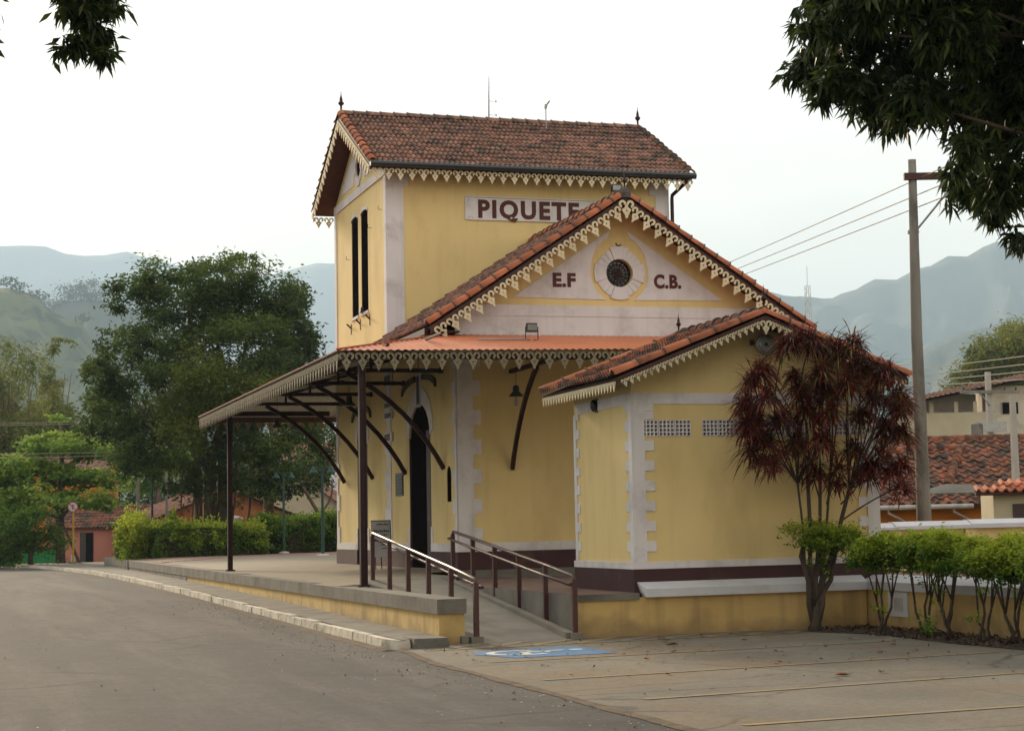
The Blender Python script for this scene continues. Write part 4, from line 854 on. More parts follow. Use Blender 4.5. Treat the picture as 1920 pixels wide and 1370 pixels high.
# ================================================================== LOW WALLS
rw_ = thing('retaining_wall', (-2.8, 20, -.78), 'long low platform wall with grey coping above the sidewalk', 'wall')
B().box((-2.965, -10.28, -.9), (-2.60, 19.0, -.362)).obj('wall', yellow_low, rw_)
B().box((-2.985, 19.0, -.9), (-2.60, 48.3, -.33)).obj('wall', concd, rw_)
y = -10.32; k = 0
while y < 48:
    l = (4.6, 5.2, 4.9)[k % 3]; y2 = min(48.35, y + l); z = -.157 + .0012 * (y + 10) + random.uniform(-.003, .003)
    B().box((-3.0, y, -.36 if y < 19 else -.352), (-2.58, y2 - .012, z)).obj('coping', concd, rw_); y = y2; k += 1
B().box((-3.04, 36.9, -.66), (-2.55, 37.2, -.10)).obj('pier', conc, rw_)
kb = B().box((-3.50, -11.0, -.79), (-3.0, -10.30, -.645), .02); 
tag(kb.obj('step_block', concd), 'rough grey stone block where sidewalk ends at platform wall', 'step')
bw = thing('annex_base_wall', (1.3, -10.2, -.78), 'yellow base wall below the annex with sloping pale ledge', 'wall')
B().box((-.93, -10.25, -.92), (3.62, -10.05, -.2605)).box((.0, -10.249, -.2605), (3.62, -10.05, -.231)).obj('wall', yellow_low, bw)
B().box((-.93, -10.28, -.26), (-.005, -10.05, -.168)).obj('slab_edge', concd, bw)
pr = [(-10.03, -.018), (-10.145, -.018), (-10.335, -.11), (-10.335, -.23), (-10.03, -.23)]
B().prism([(.012 if i in (0, 1) else .08, y, z) for i, (y, z) in enumerate(pr)], [(3.60, y, z) for y, z in pr]).obj('ledge', whitew, bw)
sw = thing('boundary_wall', (3.8, -16, -.78), 'low yellow boundary wall with sloping white cap behind clipped bushes', 'wall')
B().box((3.64, -24, -.92), (3.92, -10.06, -.232)).obj('wall', yellow_low, sw)
pr = [(3.60, -.23), (3.60, -.11), (3.80, -.02), (3.98, -.02), (3.98, -.23)]
B().prism([(x, -24, z) for x, z in pr], [(x, -10.04, z) for x, z in pr]).obj('cap', whitew, sw)
tb_ = thing('meter_box', (3.62, -11.25, -.4), 'white meter box set into the low boundary wall', 'meter box')
B().box((3.615, -11.55, -.60), (3.638, -10.95, -.245)).obj('box_frame', whitew, tb_); B().box((3.607, -11.42, -.52), (3.614, -11.15, -.33)).obj('box_door', palew, tb_)
bk = thing('rear_wall', (9, -4, -.16), 'yellow rear wall with stepped white cap in front of concrete pole', 'wall')
B().box((4.6, -4.0, -.4), (15.5, -3.8, .60)).obj('wall', yellow, bk)
for x0, x1, z in ((4.6, 7.35, .655), (7.352, 8.95, .675), (8.952, 15.5, .69)):
    B().prism([(x0, -4.10, .60), (x0, -4.10, z - .01), (x0, -3.92, z + .075), (x0, -3.76, z + .075), (x0, -3.76, .60)], [(x1, -4.10, .60), (x1, -4.10, z - .01), (x1, -3.92, z + .075), (x1, -3.76, z + .075), (x1, -3.76, .60)]).obj('cap', whitew, bk)
for x in (7.35, 8.95): B().box((x - .12, -4.06, -.4), (x + .12, -4.0, .598)).obj('pilaster', yellow, bk)

# ================================================================== RAMP HANDRAILS
def handrail(xf, xn, npost, label, side):
    t = thing('handrail', ((xf + xn) / 2, -6.6, -.4), label, 'handrail', 'ramp handrails')
    ys = [-2.80 - k * (7.58 / (npost - 1)) for k in range(npost)]
    X = lambda y: xf + (xn - xf) * (y + 2.8) / -7.58
    H = .80; zb = lambda y: rz(y) + (.02 + .065 * (y + 2.75) / -7.75)
    f, n = ys[0], ys[-1]; top = lambda y: zb(y) + H
    def bend(y, d, zt):
        return [(X(y), y, zt - .10), (X(y), y + d * .012, zt - .045), (X(y), y + d * .05, zt - .008)]
    path = bend(f, -1, top(f)) + [(X(y), y, top(y)) for y in ys[1:-1]] + bend(n, 1, top(n))[::-1]
    B().tube(path, .026, 8).obj('top_rail', railmat, t, True)
    off = .085 * side; lo = lambda y: zb(y) + H * .84
    lp = [(X(f), f, lo(f)), (X(f) + off, f - .02, lo(f))] + [(X(y) + off, y, lo(y)) for y in ys[1:-1]] + [(X(n) + off, n - .05, lo(n)), (X(n), n, lo(n))]
    B().tube(lp, .022, 8).obj('lower_rail', railmat, t, True)
    for y in ys:
        B().box((X(y) - .034, y - .034, zb(y) - .05), (X(y) + .034, y + .034, top(y) - (.06 if y in (f, n) else .01))).obj('post', railmat, t)
    for y in ys[1:-1]: B().tube([(X(y), y, lo(y) - .05), (X(y) + off * .8, y, lo(y) - .05), (X(y) + off, y, lo(y) - .01)], .007, 5).obj('rail_bracket', steel, t)
    B().box((X(n) - .085, n - .085, -.80), (X(n) + .085, n + .085, zb(n) - .001)).obj('base_block', concd, t)
handrail(-2.30, -2.46, 6, 'dark red ramp handrail standing along the coped platform wall', 1)
handrail(-.84, -1.02, 6, 'dark red ramp handrail standing beside the annex base wall', -1)

# easel sign by the door
t = thing('easel_sign', (-.6, 4.24, -.03), 'white notice panel on black easel beside the station wall', 'easel sign')
fr_ = frame((-.60, 4.24, -.03), (.98, -.2, 0), (0, .13, .99), (-.2, -.97, .13))
B().box((-.20, .27, .0), (.20, 1.04, .02)).xf(fr_).obj('panel', signw, t)
B().box((.20, .22, -.02), (.225, 1.06, .03)).box((-.20, 1.04, 0), (.20, 1.06, .025)).xf(fr_).obj('panel_frame', blackm, t)
b = B(); rd = random.Random(4)
for z, h, x0, x1 in ((.95, .045, -.08, .16), (.80, .06, -.15, .17), (.73, .04, -.03, .17), (.58, .045, .0, .16), (.51, .045, -.01, .15), (.44, .04, .01, .14)):
    x = x0
    while x < x1:
        w_ = rd.uniform(.015, .04); b.box((x, z + rd.uniform(0, .01), .020), (x + w_, z + h * rd.uniform(.6, 1), .023)); x += w_ + .01
b.xf(fr_).obj('printed_lines', signink, t)
for x in (-.13, .13): B().tube([(x, 0.0, .0), (x, .30, .0)], .012, 5).xf(fr_).obj('leg', blackm, t)
B().tube([(0, .95, -.01), (0, .05, -.30)], .012, 5).xf(fr_).obj('rear_leg', blackm, t)

# ================================================================== POLES, LAMPS, SIGN, WIRES
t = thing('utility_pole', (9.78, -.62, -.16), 'tall mottled concrete utility pole with crossarm behind the rear wall', 'utility pole')
B().tube([(9.80, -.62, -.3), (9.80, -.64, 1), (9.62, -.95, 4.5), (9.487, -1.28, 8.22)], [.165, .15, .118, .082], 14).obj('pole', polem, t, True)
B().box((-.13, -.06, -.07), (1.35, .06, .07)).xf(frame((9.43, -1.28, 7.86), (.95, -.31, .0), (.31, .95, 0), (0, 0, 1))).obj('crossarm', darkwood, t)
B().tube([(9.60, -1.05, 6.72), (10.35, -1.5, 7.72)], .022, 6).obj('brace', steel, t); B().lathe([(.125, 0), (.125, .06)], (9.555, -1.09, 6.70), 12).obj('collar', steel, t)
for d in (.62, 1.2): B().lathe([(.02, 0), (.045, .03), (.045, .10), (.02, .13)], (9.43 + .95 * d, -1.28 - .31 * d, 7.93), 8).obj('insulator', blackm, t)
def wire(p, q, sag, label, r=.011, n=10, group=None):
    p, q = V(p), V(q); pts_ = [p.lerp(q, k / n) - V((0, 0, sag * 4 * (k / n) * (1 - k / n))) for k in range(n + 1)]
    return tag(B().tube(pts_, r, 5).obj('power_line', wirem), label, 'power line', group)
for (p, q), lb in zip((((13.65, 18.45, 9.02), (9.235, -3.28, 7.80)), ((13.65, 18.48, 8.72), (9.238, -3.25, 7.47)), ((13.65, 18.5, 8.47), (9.24, -3.22, 7.21))), ('topmost', 'middle', 'lowest')):
    d = (V(q) - V(p)); wire(V(p) - d * 2.2, V(q) + d * .5, .15, lb + ' of three power lines crossing the sky behind the tall crossarm pole')
for k, (p, q) in enumerate((((19.42, 16.81, 5.49), (14.37, 2.70, 4.55)), ((19.42, 16.83, 5.28), (14.37, 2.72, 4.36)), ((19.42, 16.85, 5.10), (14.38, 2.74, 4.19)), ((19.42, 16.86, 4.95), (14.38, 2.76, 4.01)))):
    d = (V(q) - V(p)); wire(V(p) - d * 1.5, V(q) + d * .8, .05, ('topmost', 'second highest', 'second lowest', 'lowest')[k] + ' of four low power lines above the hillside roofs', .013, group='low power lines over the tiled roofs')
for k, (p, q) in enumerate((((-7.15, 52.55, 5.88), (-3.39, 61.82, 6.47)), ((-7.15, 52.56, 5.80), (-3.39, 61.83, 6.36)), ((-7.13, 52.7, 4.35), (-.14, 60.86, 4.77)), ((-7.13, 52.68, 4.54), (-.14, 60.85, 4.92)))):
    d = V(q) - V(p); wire(V(p) - d * .8, V(q) + d * .12,   .03, ('upper line of the pair above the almond tree', 'lower line of the pair above the almond tree', 'lowest power line running through the almond tree crown', 'power line just above the lowest in the almond crown')[k], .016, group='power lines through the almond tree')
def dlamp(p, h, label):
    t = thing('street_lamp', p, label, 'street lamp', 'green double lamps in the paved yard'); x, y, z = p
    B().tube([(x, y, z), (x, y, z + h)], [.055, .04], 8).obj('post', greenm, t)
    B().lathe([(.22, 0), (.2, .05), (.08, .07)], (x, y, z), 10).obj('foot', palew, t)
    B().tube([(x - .28, y + .09, z + h - .06), (x, y, z + h - .04), (x + .28, y - .09, z + h - .06)], .02, 6).obj('arm', greenm, t)
    for s in (-1, 1): B().lathe([(.16, -.16), (.15, -.145), (.07, -.03), (.06, .03), (.02, .06)], (x + s * .28, y - s * .09, z + h - .05), 12).obj('lamp_shade', greenm, t, True)
dlamp((2.64, 28.4, -.01), 3.0, 'green double lamp standing close beyond the station rear corner')
dlamp((3.14, 39.3, -.01), 3.15, 'green double lamp against the hedge below the dark tree')
dlamp((-1.18, 46.5, -.06), 3.3, 'green double lamp rising behind the golden hedge end')
def pole_s(p, h, label, mat=polep, r=.10, cat='utility pole', arm=None):
    t = thing('concrete_pole', p, label, cat); x, y, z = p
    B().box((x - r, y - r * .8, z), (x + r, y + r * .8, z + h), r * .35).obj('pole', mat, t)
    if arm: arm(t, x, y, z + h)
    return t
def arm2(t, x, y, z):
    B().box((x - 1.35, y - .25, z - .85), (x + 1.25, y - .16, z - .73)).obj('crossarm', polem, t); B().box((x - .8, y - .28, z - 2.35), (x + .6, y - .16, z - 1.95)).obj('equipment_bar', steel, t)
    B().lathe([(.22, 0), (.24, .05), (.24, .45), (.1, .52)], (x - .75, y - .3, z - 2.5), 10).obj('transformer', polem, t)
    B().tube([(x - .55, y - .2, z - .8), (x, y - .1, z - 1.3)], .03, 5).obj('brace', steel, t)
    for d in (-1.2, -.7, .6, 1.1): B().lathe([(.03, 0), (.05, .05), (.02, .14)], (x + d, y - .2, z - .73), 6).obj('insulator', blackm, t)
pole_s((28.95, 29.4, -.8), 7.2, 'pale concrete pole with crossarm and transformer among the hillside houses', r=.15, arm=arm2)
pole_s((20.9, 14.2, -.8), 5.2, 'plain square concrete pole standing against the orange house roof', r=.12)
pole_s((-1.08, 54.0, -.65), 4.2, 'short concrete pole behind the hedge beside the tiled roof', polem, .10)
pole_s((.38, 55.6, -.65), 4.4, 'slim grey post behind the hedge in front of brick gable', polem, .07)
t = thing('traffic_sign', (-3.72, 57.2, -.45), 'round faded prohibition sign with diagonal bar on yellow post', 'traffic sign')
B().tube([(-3.72, 57.2, -.46), (-3.72, 57.2, 2.0)], .045, 8).obj('post', signpost, t)
m_ = frame((-3.75, 57.12, 2.2), (.95, -.31, 0), (0, 0, 1), (-.31, -.95, 0))
B().lathe([(.25, 0), (.25, .015)], (0, 0, 0), 22).xf(m_).obj('sign_disc', signred, t); B().lathe([(.205, .016), (.205, .02)], (0, 0, 0), 22).xf(m_).obj('sign_face', signw, t)
B().box((-.22, -.02, .021), (.22, .02, .025)).xf(m_ @ Mx.Rotation(R(-45), 4, 'Z')).obj('sign_bar', signred, t)
B().box((-.02, -.12, .021), (.02, .08, .0235)).box((-.02, .06, .021), (.07, .10, .0235)).xf(m_).obj('sign_arrow', signink, t)
t = thing('bollard', (-3.4, 61.8, -.46), 'small white concrete bollard beside the sign post', 'bollard'); B().box((-3.55, 61.7, -.46), (-3.32, 61.9, -.08), .015).obj('shaft', whitew, t); B().box((-3.58, 61.67, -.47), (-3.29, 61.93, -.42)).obj('foot', conc, t)
t = thing('lattice_tower', (371, 777, 60), 'distant steel lattice mast on the mountain slope', 'lattice tower')
b = B(); bx, by_ = 371.6, 778.0
for sx_, sy_ in ((-1, -1), (1, -1), (1, 1), (-1, 1)): b.tube([(bx + sx_ * 1.5, by_ + sy_ * 1.5, 60), (bx + sx_ * .9, by_ + sy_ * .9, 110)], .16, 4)
for k in range(22):
    z = 62 + k * 2.15; w_ = 1.45 - .6 * k / 22; s = 1 if k % 2 else -1
    b.tube([(bx - s * w_, by_ - w_, z), (bx + s * w_, by_ - w_, z + 2.15)], .10, 4); b.tube([(bx - w_, by_ - s * w_, z), (bx - w_, by_ + s * w_, z + 2.15)], .10, 4)
b.obj('lattice', steel, t); B().tube([(bx, by_, 109), (bx, by_, 119)], .12, 5).obj('spike', steel, t)

# fallen leaves on the lot
LEAF = ['largest curled orange leaf lying beyond the blue bay marking', 'curled orange leaf on the first yellow bay line', 'small bright orange leaf at the corner of the blue marking', 'small dry leaf between hatched walkway and first bay line', 'small dry leaf just past the first bay line', 'large dry leaf beside the third yellow bay line'] + ['small curled brown leaf on the open lot between bay lines'] * 6
for k, (x, y, s) in enumerate(((-.42, -12.6, .17), (-.9, -13.9, .16), (-1.1, -11.85, .09), (.75, -12.3, .11), (-1.6, -14.9, .10), (-.75, -18.4, .15), (-.25, -18.3, .12), (1.1, -15.6, .10), (-2.2, -17.2, .10), (-.5, -16.3, .08), (.2, -14.6, .09), (1.9, -14.4, .09))):
    a = random.uniform(0, 6.28); b = B(); q = [(0, -.5), (.28, -.2), (.30, .15), (0, .55), (-.28, .18), (-.3, -.2)]
    vs_ = [(x + s * (p[0] * math.cos(a) - p[1] * math.sin(a)), y + s * (p[0] * math.sin(a) + p[1] * math.cos(a)), -.766 + (.045 if i in (1, 2, 4, 5) else .012) * s * 6 * random.uniform(.3, .8)) for i, p in enumerate(q)]
    b.add(vs_ + [(x, y, -.766)], [(i, (i + 1) % 6, 6) for i in range(6)]); tag(b.obj('fallen_leaf', dryleaf), LEAF[k], 'leaf', 'dry leaves on the parking lot')
n = 420; P = np.stack([rng.uniform(-3.6, 3.4, n), -10.6 - np.abs(rng.normal(0, 4.2, n)), np.full(n, -.765)], 1); ax = rng.normal(size=(n, 3)); ax[:, 2] = .1
nr = rng.normal(size=(n, 3)) * .25; nr[:, 2] += 1
tag(leaves('leaf_litter', P, ax, nr, rng.uniform(.025, .08, n), rng.uniform(.015, .04, n), rng.uniform(0, 1, n), leafmat('brown_litter', (.05, .03, .015), (.17, .085, .03), .1), None, 0.0), 'scattered small dry leaves and twigs on the lot', 'leaf litter', kind='stuff')
n = 1500; X_ = np.concatenate([rng.uniform(-15, -4, n // 2), -4.05 - np.abs(rng.normal(0, .45, n - n // 2))]); P = np.stack([X_, rng.uniform(-34, 6, n), np.where(X_ < -7.2, -.762, -.772)], 1); ax = rng.normal(size=(n, 3)); ax[:, 2] = .25; nr = rng.normal(size=(n, 3)) * .3; nr[:, 2] += 1
P[:, 2] += np.interp(P[:, 1], [-7.3, 0, 11], [0, .055, .135])
tag(leaves('road_grit', P, ax, nr, rng.uniform(.012, .045, n), rng.uniform(.01, .03, n), rng.uniform(0, 1, n), leafmat('pale_grit', (.06, .055, .05), (.34, .31, .26), 0.02), None, 0.0), 'loose grit and crumbs scattered over the asphalt', 'grit', kind='stuff')
n = 900; P = np.stack([rng.uniform(2.5, 3.6, n), rng.uniform(-16, -10.4, n), np.full(n, -.755)], 1); ax = rng.normal(size=(n, 3)); ax[:, 2] = .3; nr = rng.normal(size=(n, 3)) * .4; nr[:, 2] += 1
tag(leaves('bed_litter', P, ax, nr, rng.uniform(.03, .10, n), rng.uniform(.02, .05, n), rng.uniform(0, 1, n), leafmat('bed_litter_leaf', (.03, .022, .014), (.11, .06, .03), .1), None, 0.0), 'dead leaves covering the dark planting bed', 'leaf litter', kind='stuff')

# ================================================================== HOUSES
def rib_roof(b, e0, u, v, ul, vl, pitch=.24, row=.38, r=.05):
    e0, u, v = V(e0), V(u).normalized(), V(v).normalized(); n_ = u.cross(v); nu = int(ul / pitch) * 4; nv = max(1, int(vl / row)); base = len(b.v)
    for j in range(nv):
        for e in (0, 1):
            for i in range(nu + 1):
                h = r * max(0, math.sin(i * math.pi / 2 + .01)) + (.035 if e == 0 else 0) + (rng.uniform(-.006, .006))
                b.v.append(tuple(e0 + u * (ul * i / nu) + v * (vl * (j + e) / nv) + n_ * h))
    m = nu + 1
    for j in range(2 * nv - 1):
        for i in range(nu): a = base + j * m + i; b.f.append((a, a + 1, a + m + 1, a + m))
def house(name, label, c, size, rot, wall_h, roof_h, wm, rm, over=.35, base=-.8, windows=(), door=None, cap=True):
    """gabled house; local x along the ridge, front wall at local -y; windows: (wall, a, z, w, h)"""
    t = thing(name, (c[0], c[1], base), label, 'house'); m = Mx.Translation((c[0], c[1], base)) @ Mx.Rotation(rot, 4, 'Z'); lx, ly = size[0] / 2, size[1] / 2
    b = B(); H = wall_h
    b.add([(-lx, -ly, 0), (lx, -ly, 0), (lx, ly, 0), (-lx, ly, 0), (-lx, -ly, H), (lx, -ly, H), (lx, ly, H), (-lx, ly, H), (-lx, 0, H + roof_h), (lx, 0, H + roof_h)], [(0, 1, 5, 4), (2, 3, 7, 6), (1, 2, 6, 9, 5), (3, 0, 4, 8, 7)])
    b.xf(m).obj('wall', wm, t)
    sl = V((0, ly + over, roof_h * (ly + over) / ly)); l = sl.length; zz = H - roof_h * over / ly + .06
    for s in (-1, 1):
        b = B(); rib_roof(b, (-s * -1 * (lx + over) * -1 if s > 0 else -(lx + over), s * (ly + over), zz) if s < 0 else ((lx + over), (ly + over), zz), (1 if s < 0 else -1, 0, 0), (0, -s * sl.y, sl.z), 2 * (lx + over), l)
        b.add([(-(lx + over), s * (ly + over), zz - .05), ((lx + over), s * (ly + over), zz - .05), ((lx + over), 0, zz - .05 + sl.z), (-(lx + over), 0, zz - .05 + sl.z)], [(0, 1, 2, 3)])
        tag(b.xf(m).obj('roof', rm, t), kind='stuff')
    for k in range(int(2 * (lx + over) / .42) if cap else 0):
        x = -(lx + over) + k * .42; o = inst('ridge_tile', RIDGE_ME, t, m @ frame((x, 0, zz + sl.z + .0), (1, 0, 0), (0, 1, 0), (0, 0, 1)))
    for wall, a, z, ww, hh in windows:
        mm = m @ (Mx.Translation((a, -ly, z)) if wall == 'f' else Mx.Translation((lx, a, z)) @ Mx.Rotation(R(90), 4, 'Z'))
        wn = B().box((0, -.03, 0), (ww, .02, hh)).xf(mm).obj('window', palew, t); B().box((.06, -.04, .06), (ww - .06, -.031, hh - .06)).xf(mm).obj('pane', glassd, wn)
    if door:
        a, ww, hh = door; mm = m @ Mx.Translation((a, -ly, 0)); dr = B().box((0, -.03, 0), (ww, .02, hh)).xf(mm).obj('door', doorw2, t); B().box((.35, -.04, .02), (ww - .02, -.031, hh - .05)).xf(mm).obj('door_opening', black, dr)
    return t
RIDGE_ME = barrel(.42, .13).mesh('ridge_tile', tile_old, True)
house('salmon_house', 'small salmon pink house with dark doorway at the sidewalk corner', (.6, 82.2, 0), (7.6, 4.2), R(-16), 2.30, 1.05, pink, tile_old, .3, -.9, (), (-2.0, .78, 1.95))
house('brick_house', 'long low house with tiled roof and raw orange brick gable behind hedge', (3.9, 71.5, 0), (19, 7.2), R(91), 2.35, 1.45, brick, tile, .35, -.8)
house('orange_house', 'bright orange two-storey house behind the almond tree', (-1.2, 95, 0), (4.4, 5), R(-16), 5.9, .75, orange, tile, .35, -.8, (('f', -.6, 3.6, .9, 1.0),))
house('cream_gable_house', 'cream gabled house with stepped tiles glimpsed between dark trunks', (10.6, 77.5, 0), (7, 5.6), R(72), 3.0, 2.0, beige, tile, .4, -.8)
house('white_hill_house', 'white house on higher ground glimpsed beyond station corner', (17.5, 100.5, 0), (7, 6), R(-18), 6.6, 1.2, whitew, tile, .4, -.8, (('f', -2.8, 4.8, 1.0, .9),))
tw_ = thing('green_wall', (-4.2, 68.2, -.8), 'short bright green garden wall behind the round shrub', 'wall'); B().box((-7.5, 68.1, -.8), (-3.7, 68.25, .22)).obj('wall', greenw, tw_); B().box((-7.5, 68.06, .222), (-3.68, 68.29, .28)).obj('cap', greenw, tw_)
t = thing('water_tank', (4.1, 59.6, 1.2), 'round grey water tank beside the raw brick gable', 'water tank')
B().lathe([(.62, 0), (.72, .8), (.75, .82), (.75, .9), (.5, 1.0), (.1, 1.05)], (3.75, 59.4, .65), 18).obj('tank', palew, t, True); B().box((2.9, 58.7, -.8), (4.6, 60.1, .648)).obj('stand', brick, t)
# orange house on the right with a real tiled roof
t = thing('orange_tiled_house', (21, 19.5, -.8), 'orange house with broad old clay tile roof and white gutter', 'house')
u_ = V((.945, -.326, 0)); n_back = V((.326, .945, 0)); e0 = V((17.2, 18.05, 1.19)); vdir = (n_back * 5.2 + V((0, 0, 2.25))).normalized()
B().prism([e0 - u_ * .5 + n_back * .45 - V((0, 0, 2.0)), e0 + u_ * 4.25 + n_back * .45 - V((0, 0, 2.0)), e0 + u_ * 4.25 + n_back * .75 - V((0, 0, 2.0)), e0 - u_ * .5 + n_back * .75 - V((0, 0, 2.0))], [e0 - u_ * .5 + n_back * .45 + V((0, 0, .1)), e0 + u_ * 4.25 + n_back * .45 + V((0, 0, .1)), e0 + u_ * 4.25 + n_back * .75 + V((0, 0, .22)), e0 - u_ * .5 + n_back * .75 + V((0, 0, .22))]).obj('wall', orange, t)
slab(e0 - u_ * 1.2, u_, vdir, 9.5, 5.66, .06, 'roof', t, drop=.02)
tiled_slope(t, e0 - u_ * .2, u_, vdir, 7.2, 5.66, 300, tile_old, .36, .42, False); tiled_slope(t, e0 + u_ * 7.0, u_, vdir, 2.2, 5.66, 0, tile_old, .36, .42, False); tiled_slope(t, e0 - u_ * 1.36, u_, vdir, 1.1, 5.66, 0, tile_old, .36, .42, False)
nrm = u_.cross(vdir)
barrels(t, e0 - u_ * 1.2 + vdir * 5.62, e0 + u_ * 8.3 + vdir * 5.62, nrm, .45, .15, 'ridge_tile', tile_old, False)
barrels(t, e0 + u_ * 3.35 + vdir * 1.45 + nrm * .05, e0 + u_ * 4.35 + vdir * 4.7 + nrm * .05, nrm, .40, .15, 'hip_tile', tile_old, False)
barrels(t, e0 + u_ * .9 + vdir * 4.55 + nrm * .05, e0 + u_ * 4.3 + vdir * 4.75 + nrm * .05, nrm, .40, .13, 'hip_tile', tile_old, False)
b = B(); b.prism([e0 + u_ * 2.1 + vdir * .72 + nrm * .03, e0 + u_ * 4.4 + vdir * .72 + nrm * .03, e0 + u_ * 4.4 + vdir * 1.15 + nrm * .06, e0 + u_ * 3.3 + vdir * 1.35 + nrm * .06], [e0 + u_ * 2.1 + vdir * .72 + nrm * .10, e0 + u_ * 4.4 + vdir * .72 + nrm * .10, e0 + u_ * 4.4 + vdir * 1.15 + nrm * .16, e0 + u_ * 3.3 + vdir * 1.35 + nrm * .16]); b.obj('flashing', conc, t)
B().tube([e0 - u_ * 1.3 - V((0, 0, .05)) - n_back * .06, e0 + u_ * 3.9 - V((0, 0, .05)) - n_back * .06], .08, 8).obj('gutter', palew, t)
for d in (1.25, 3.3): B().tube([e0 + u_ * d - V((0, 0, .08)), e0 + u_ * d - V((0, 0, .22)), e0 + u_ * (d + .55) + n_back * .38 - V((0, 0, .48))], .04, 6).obj('downpipe', palew, t)
B().box((20.62, 15.2, -.8), (21.15, 15.7, 1.45)).obj('side_pillar', polem, t)
# low red corner roof in front of it
t = thing('red_roofed_house', (18.4, 7.6, -.8), 'cream outbuilding with bright red tile roof at the rear wall', 'house')
e1 = V((15.9, 7.85, 1.42)); vd = (n_back * 2.6 + V((0, 0, 1.15)) + u_ * .6).normalized(); vd = (vd - u_ * vd.dot(u_)).normalized()
b = B(); nn_ = u_.cross(vd); rr_ = [e1 - nn_ * .03, e1 + u_ * 4.5 - nn_ * .03, e1 + u_ * 4.5 + vd * 1.8 - nn_ * .03, e1 + vd * .25 - nn_ * .03]; b.prism([p - nn_ * .05 for p in rr_], rr_); b.obj('roof', darkwood, t); tiled_slope(t, e1, u_, vd, 4.5, 2.9, 200, capt, .24, .36, False, lambda c: (c - e1).dot(vd) < .30 + .36 * (c - e1).dot(u_))
B().prism([e1 + u_ * .5 + n_back * .3 - V((0, 0, 2.2)), e1 + u_ * 4.4 + n_back * .3 - V((0, 0, 2.2)), e1 + u_ * 4.4 + n_back * 2 - V((0, 0, 2.2)), e1 + u_ * .5 + n_back * 2 - V((0, 0, 2.2))], [e1 + u_ * .5 + n_back * .3, e1 + u_ * 4.4 + n_back * .3, e1 + u_ * 4.4 + n_back * 2 + V((0, 0, .05)), e1 + u_ * .5 + n_back * 2 + V((0, 0, .05))]).obj('wall', beige, t)
w0 = e1 + u_ * 1.0 + n_back * .29 - V((0, 0, .75)); B().prism([w0, w0 + u_ * .7, w0 + u_ * .7 + V((0, 0, .45)), w0 + V((0, 0, .45))], [p - n_back * .03 for p in (w0, w0 + u_ * .7, w0 + u_ * .7 + V((0, 0, .45)), w0 + V((0, 0, .45)))]).obj('window', doorw, t)
# hillside houses beyond
t = thing('hillside_house', (46, 61, 0), 'beige hillside house with open veranda under sloping tile roof', 'house')
def wallq(p, u, l, z0, z1, th, name, mat, par):
    p = V(p); u = V(u).normalized(); nb_ = V((-u.y, u.x, 0)) * th; a = [p, p + u * l, p + u * l + nb_, p + nb_]
    return B().prism([V((q.x, q.y, z0)) for q in a], [V((q.x, q.y, z1)) for q in a]).obj(name, mat, par)
h0 = (42.0, 62.1, 0); uu = (.945, -.326, 0)
wallq(h0, uu, 5.2, -1, 6.75, .3, 'wall', beige, t); wallq(V(h0) + V(uu) * 5.25, uu, 5, -1, 8.2, 4, 'wall', creamw, t)
wallq(V(h0) + V((.6, 1.9, 0)), uu, 5.0, 5, 7.9, .3, 'rear_wall', palew, t)
for d in (.6, 1.9, 3.3, 4.4): wallq(V(h0) + V(uu) * d, uu, .22, 6.76, 7.35, .25, 'veranda_post', beige, t)
wn = wallq(V(h0) + V(uu) * 6.0 - V((.02, .06, 0)), uu, .95, 6.6, 7.25, .1, 'window', black, t); wn2 = wallq(V(h0) + V(uu) * 6.0 - V((.04, .12, 0)), uu, .03, 6.6, 7.25, .05, 'window_bar', palew, wn)
b = B(); rs = V(h0) + V((-.6, -.6, 7.12)); ru = (V(uu) * 10.8 + V((0, 0, 2.0))); rib_roof(b, rs, ru, n_back * 4 + V((0, 0, .42)), ru.length, 4.0, .3, .45); b.add([rs - V((0, 0, .12)), rs + ru - V((0, 0, .12)), rs + ru + n_back * 4 + V((0, 0, .3)), rs + n_back * 4 + V((0, 0, .3))], [(0, 1, 2, 3)]); tag(b.obj('roof', tile_old, t), kind='stuff')
for (x, y, z, lx, rt, lb) in ((40, 78, 0, 7, R(-19), 'far tiled house rising behind the beige veranda house'), (36.5, 70, 0, 5, R(60), 'white far house with blue shutter partly behind the concrete pole')):
    house('far_house', lb, (x + 4, y, 0), (lx, 6), rt, 8.3 if lx > 6 else 6.6, 1.3, palew if lx > 6 else whitew, tile, .4, -.8, (('f', -1.5, 5.6, .8, .9),))

